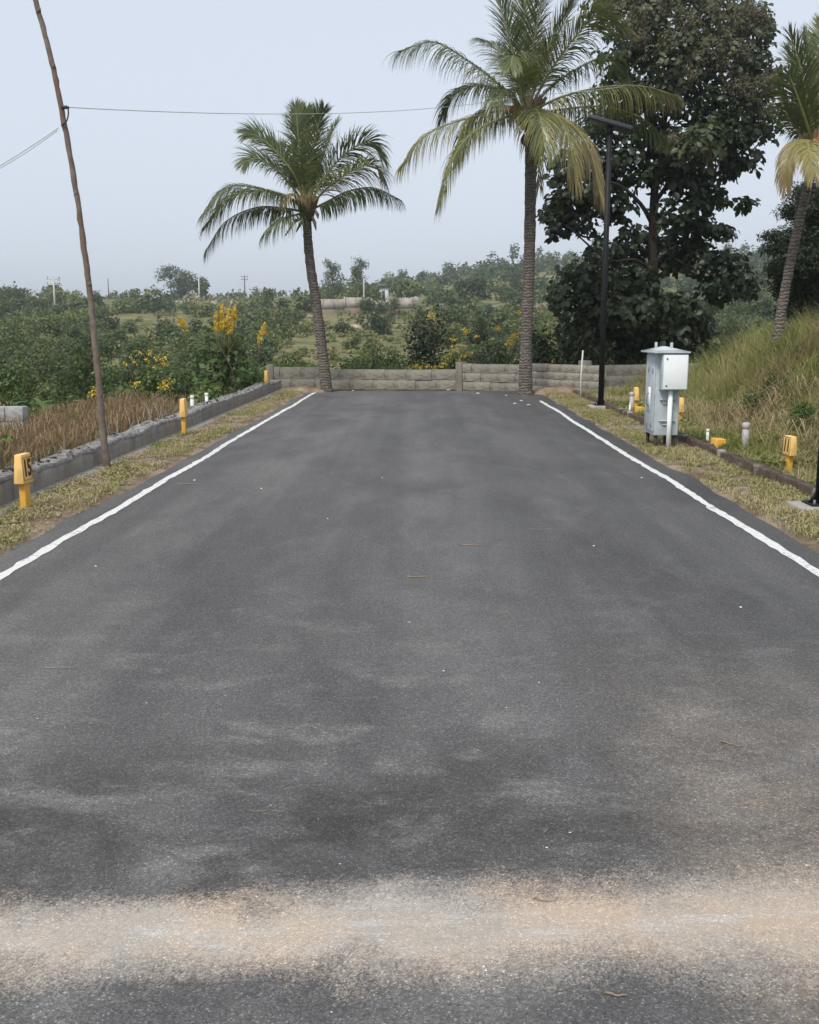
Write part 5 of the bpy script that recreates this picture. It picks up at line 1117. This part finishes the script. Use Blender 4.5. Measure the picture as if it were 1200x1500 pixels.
# feeder cabinet
def cabinet():
    p, z = gpt(976, 652, rverge); x0 = 3.07; y0 = 13.72; w, d = .32, .56
    z0 = .02; root = empty('electric_cabinet', (x0, y0, z0)); root.rotation_euler = (0, 0, R(1.0)); tag(root, 'grey electric feeder cabinet with a white meter box on its front', 'cabinet')
    bt, tp = .17, 1.26
    for (lx, ly) in ((.02, .03), (w - .06, .03), (.02, d - .07), (w - .06, d - .07)): MB().box((lx, ly, -.12), (lx + .04, ly + .04, bt + .01)).build('leg', M['rust'], root, local=True)
    MB().box((.0, .0, bt), (w, d, tp), .006).build('body', M['cab'], root, local=True)
    rf = MB(); ov = .075
    rf.box((-ov, -ov - .10, tp), (w + ov, d + ov, tp + .022), .003); rf.add([(-ov + .004, -ov - .096, tp + .022), (w + ov - .004, -ov - .096, tp + .022), (w + ov - .004, d + ov - .004, tp + .022), (-ov + .004, d + ov - .004, tp + .022), (w / 2, d * .35, tp + .085), (w / 2, d * .65, tp + .085)],
           [(0, 1, 4), (1, 2, 5, 4), (2, 3, 5), (3, 0, 4, 5), (3, 2, 1, 0)])
    roof = rf.build('roof', M['cab'], root, local=True)
    for yy in (.10, d - .06): MB().box((w / 2 - .016 + (.05 if yy < .2 else -.06), yy - .02, tp + .04), (w / 2 + .016 + (.05 if yy < .2 else -.06), yy + .02, tp + .135), .004).build('lifting_lug', M['cab'], roof, local=True)
    bx = MB().box((.04, -.155, .78), (w + .06, -.004, tp - .012), .006).build('meter_box', M['cab'], root, local=True)
    MB().box((.052, -.168, .792), (w + .048, -.157, tp - .022), .004).build('door', M['cab_white'], bx, local=True)
    for zz in (.84, 1.19): MB().tube([(.095, -.166, zz), (.095, -.176, zz)], [.012, .012], 10).build('lock', M['steel'], bx, local=True)
    MB().tube([(w / 2 + .02, -.075, -.1), (w / 2 + .02, -.075, .78)], [.031, .031], 14).build('conduit', M['cab_white'], root, local=True, smooth=True)
    for zz in (.64, .36):
        MB().box((.06, -.035, zz), (w - .05, -.003, zz + .014)).build('bracket', M['cab'], root, local=True)
        MB().box((.10, -.022, zz - .05), (w - .09, -.003, zz - .04)).build('bracket', M['cab'], root, local=True)
    # side door towards the road, proud of the body, with hinges and handle
    dr = MB().box((-.014, .035, bt + .05), (-.002, d - .035, tp - .045), .003).build('side_door', M['cab'], root, local=True)
    for (yy, zz) in ((.12, 1.02), (.36, 1.03), (.12, .30), (.38, .27)): MB().box((-.024, yy - .012, zz - .035), (-.014, yy + .012, zz + .035), .002).build('hinge', M['steel'], dr, local=True)
    MB().tube([(-.016, .30, .72), (-.045, .30, .70), (-.048, .30, .62), (-.045, .30, .56), (-.016, .30, .54)], [.008] * 5, 8).build('handle', M['steel'], dr, local=True, smooth=True)
    MB().box((-.0165, .22, .45), (-.014, .38, .80), .0).build('escutcheon', M['cab_white'], dr, local=True)
cabinet()

# leaning wooden pole with its wires
pb, z = gpt(157, 686, lverge); YP = float(pb[1]); rs = np.random.RandomState(8)
wp = empty('wooden_pole', (pb[0], pb[1], z)); tag(wp, 'tall thin wooden pole leaning over the low wall, carrying wires', 'pole')
ctl = [A(158, 700, YP), A(157, 686, YP), A(150, 620, YP), A(143, 540, YP), A(134, 450, YP), A(124, 370, YP), A(110, 270, YP), A(92, 170, YP), A(76, 90, YP), A(52, 0, YP), A(36, -60, YP)]
P = spline(ctl, 90); rr = np.interp(np.arange(90), [0, 12, 30, 60, 89], [.044, .042, .036, .029, .026]) * (1 + .05 * rs.normal(size=90)); P[:, :2] += .0025 * rs.normal(size=(90, 2))
Vt, Qt, caps = tube_arrays(P, rr, 12); mesh_obj('shaft', Vt, [Qt], M['pole_wood'], wp, None, True)
m = MB()
for k in (16, 27, 39, 52, 61, 70, 78): m.tube([P[k], P[k] + [.02 * rs.normal(), -.03, .045]], [rr[k] * 1.08, .012], 8)
m.build('knot', M['pole_wood'], wp, smooth=True)
a0 = A(97, 157, YP - .03)
MB().tube([a0 + [-.055, 0, .0], a0, a0 + [.03, 0, -.005]], [.016, .02, .012], 8).build('clamp', M['wire_dark'], wp)
def cable(name, P0, P1, sag, r, mat, label, n=40):
    t = np.linspace(0, 1, n)[:, None]; Pc = np.asarray(P0) * (1 - t) + np.asarray(P1) * t; Pc[:, 2] -= sag * 4 * (t * (1 - t))[:, 0]
    Vt, Qt, _ = tube_arrays(Pc, r, 6); tag(mesh_obj(name, Vt, [Qt], M[mat], None, None, True), label, 'cable')
pe = A(776, 139, Y2 - 1.3)
cable('overhead_wire', a0, pe, .20, .0048, 'wire', 'thin pale wire strung from the wooden pole to the tall palm crown')
cable('overhead_wire', pe, A(912, 127, Y2 - .9), .02, .0055, 'wire', 'thin pale wire carrying on from the tall palm crown towards the broad-leaved tree')
cable('side_wire', A(86, 187, YP), A(-40, 266, YP - .6), .015, .0045, 'wire', 'pair-thin grey wire slanting away from the wooden pole')
cable('side_wire', A(84, 191, YP), A(-40, 267, YP - .55), .03, .004, 'wire', 'finer grey wire running just under the slanting one from the wooden pole')
lp = spline([a0 + [.02, 0, 0], A(100, 168, YP - .05), A(97, 178, YP - .06), A(90, 184, YP - .04)], 16); Vt, Qt, _ = tube_arrays(lp, .0085, 6); mesh_obj('wire_loop', Vt, [Qt], M['wire_dark'], wp, None, True)

# ------------------------------------------------------------------ small things on the asphalt
rs = np.random.RandomState(12)
def twig(px, py, ln, ang, r=.004, bend=.1):
    r *= .85; p = G(px, py); d = np.array([math.cos(ang), math.sin(ang), 0]); s = np.array([-d[1], d[0], 0]); t = np.linspace(-.5, .5, 7)
    P = [p + d * ln * q + s * bend * ln * (q * q * 2 - .2 + .05 * rs.normal()) + [0, 0, r + .003 * abs(rs.normal())] for q in t]
    o = MB().tube(P, np.linspace(r, r * .5, 7), 6).build('twig', M['twig']); tag(o, 'short dry twig lying on the asphalt', 'twig', 'twigs scattered on the road')
for a in ((1070, 1092, .075, -.7, .0045), (902, 1460, .055, -.3, .004), (380, 1189, .05, 0.05, .002), (408, 1190, .05, -.06, .0018), (688, 799, .17, -.15, .005, .2), (790, 776, .20, .1, .003), (612, 846, .12, .1, .005), (795, 1320, .05, -.4, .003), (856, 1253, .03, .8, .002), (800, 1219, .03, 1.1, .003),
          (90, 979, .16, .05, .003), (275, 710, .22, .15, .006), (700, 1275, .03, .2, .002), (545, 1297, .03, .3, .002), (1090, 1180, .04, .2, .002), (520, 640, .3, .1, .006), (735, 900, .1, .5, .003)): twig(*a)
def pebble(px, py, r):
    r *= .7; p = G(px, py); q = sph(rs, 14) * r * np.array([1.2, 1.0, .6]); b = bmesh.new(); [b.verts.new(tuple(v)) for v in q]; bmesh.ops.convex_hull(b, input=b.verts)
    for v in [v for v in b.verts if not v.link_faces]: b.verts.remove(v)
    me = bpy.data.meshes.new('pebble'); b.to_mesh(me); b.free(); me.materials.append(M['pebble']); o = link(bpy.data.objects.new('pebble', me)); o.location = (p[0], p[1], r * .35)
    tag(o, 'small white pebble lying on the asphalt', 'pebble', 'white pebbles scattered on the road')
for a in ((801, 1242, .006), (835, 1220, .006), (709, 1416, .004), (712, 1422, .005), (738, 1423, .004), (700, 1428, .003), (713, 1428, .003), (749, 1429, .003), (854, 1412, .003), (498, 1266, .004), (466, 1200, .003), (506, 1447, .003), (486, 1483, .004), (560, 1424, .003), (55, 1053, .006), (330, 1019, .004),
          (600, 912, .008), (650, 983, .007), (790, 1000, .006), (1085, 890, .012), (140, 830, .012), (285, 704, .02), (383, 716, .015), (1182, 1268, .005), (1019, 1172, .004), (700, 1099, .004), (742, 1037, .005), (215, 1030, .005), (397, 1180, .003), (870, 800, .012), (940, 700, .016), (560, 700, .013), (480, 760, .012)): pebble(*a)
def scrap(px, py, s, label, seed):
    s *= .75
    p = G(px, py); r2 = np.random.RandomState(seed); n = 8; a = np.arange(n) / n * 6.283; rad = s * (.6 + .6 * r2.rand(n))
    top = np.stack([p[0] + 1.6 * rad * np.cos(a), p[1] + rad * np.sin(a), .018 + .03 * r2.rand(n) * s * 6], 1); bot = top - [0, 0, .012]
    V = np.concatenate([top, bot, [[p[0], p[1], .03 + s * .15]]]); F3 = [(i, (i + 1) % n, 2 * n) for i in range(n)]; F4 = [(i, n + i, n + (i + 1) % n, (i + 1) % n) for i in range(n)]
    tag(mesh_obj('litter_scrap', V, [np.array(F3), np.array(F4)], M['litter']), label, 'litter', 'pale litter scraps at the road end')
for k, (px, py, s) in enumerate(((700, 577, .055), (754, 592, .045), (764, 588, .04), (775, 594, .035), (657, 572, .05), (742, 580, .03), (517, 573, .03))): scrap(px, py, s, 'crumpled pale scrap of litter near the end of the road', k)
# dark patch of dead leaves on the asphalt
L = Leaves(); n = 60; p = G(740, 1222); P = p + rs.normal(size=(n, 3)) * [.14, .05, 0]; P[:, 2] = .006
L.put(P, rs.normal(size=(n, 3)) * [1, 1, .1], rs.normal(size=(n, 3)) * .4 + [0, 0, 1], .004 + .008 * rs.rand(n), rs.rand(n) * .25, T_RHOMB); tag(L.build('leaf_crumbs', M['stalk']), 'scatter of brown leaf crumbs on the dark asphalt before the sandy track', 'litter', kind='stuff')

# ================================================================== HAZE
def haze():
    m = bpy.data.materials.new('haze_air'); m.use_nodes = True; nt = m.node_tree; nt.nodes.clear(); out = nt.nodes.new('ShaderNodeOutputMaterial')
    v = nt.nodes.new('ShaderNodeVolumePrincipled'); v.inputs['Color'].default_value = (.86, .91, .97, 1); v.inputs['Density'].default_value = HAZE; v.inputs['Anisotropy'].default_value = .75
    nt.links.new(v.outputs[0], out.inputs['Volume'])
    o = MB().box((-700, -70, -8), (700, 960, 34)).build('haze', m); o['kind'] = 'stuff'; o['label'] = 'thin pale haze hanging in the air over the hills'; o['category'] = 'haze'
HAZE = .0008
haze()
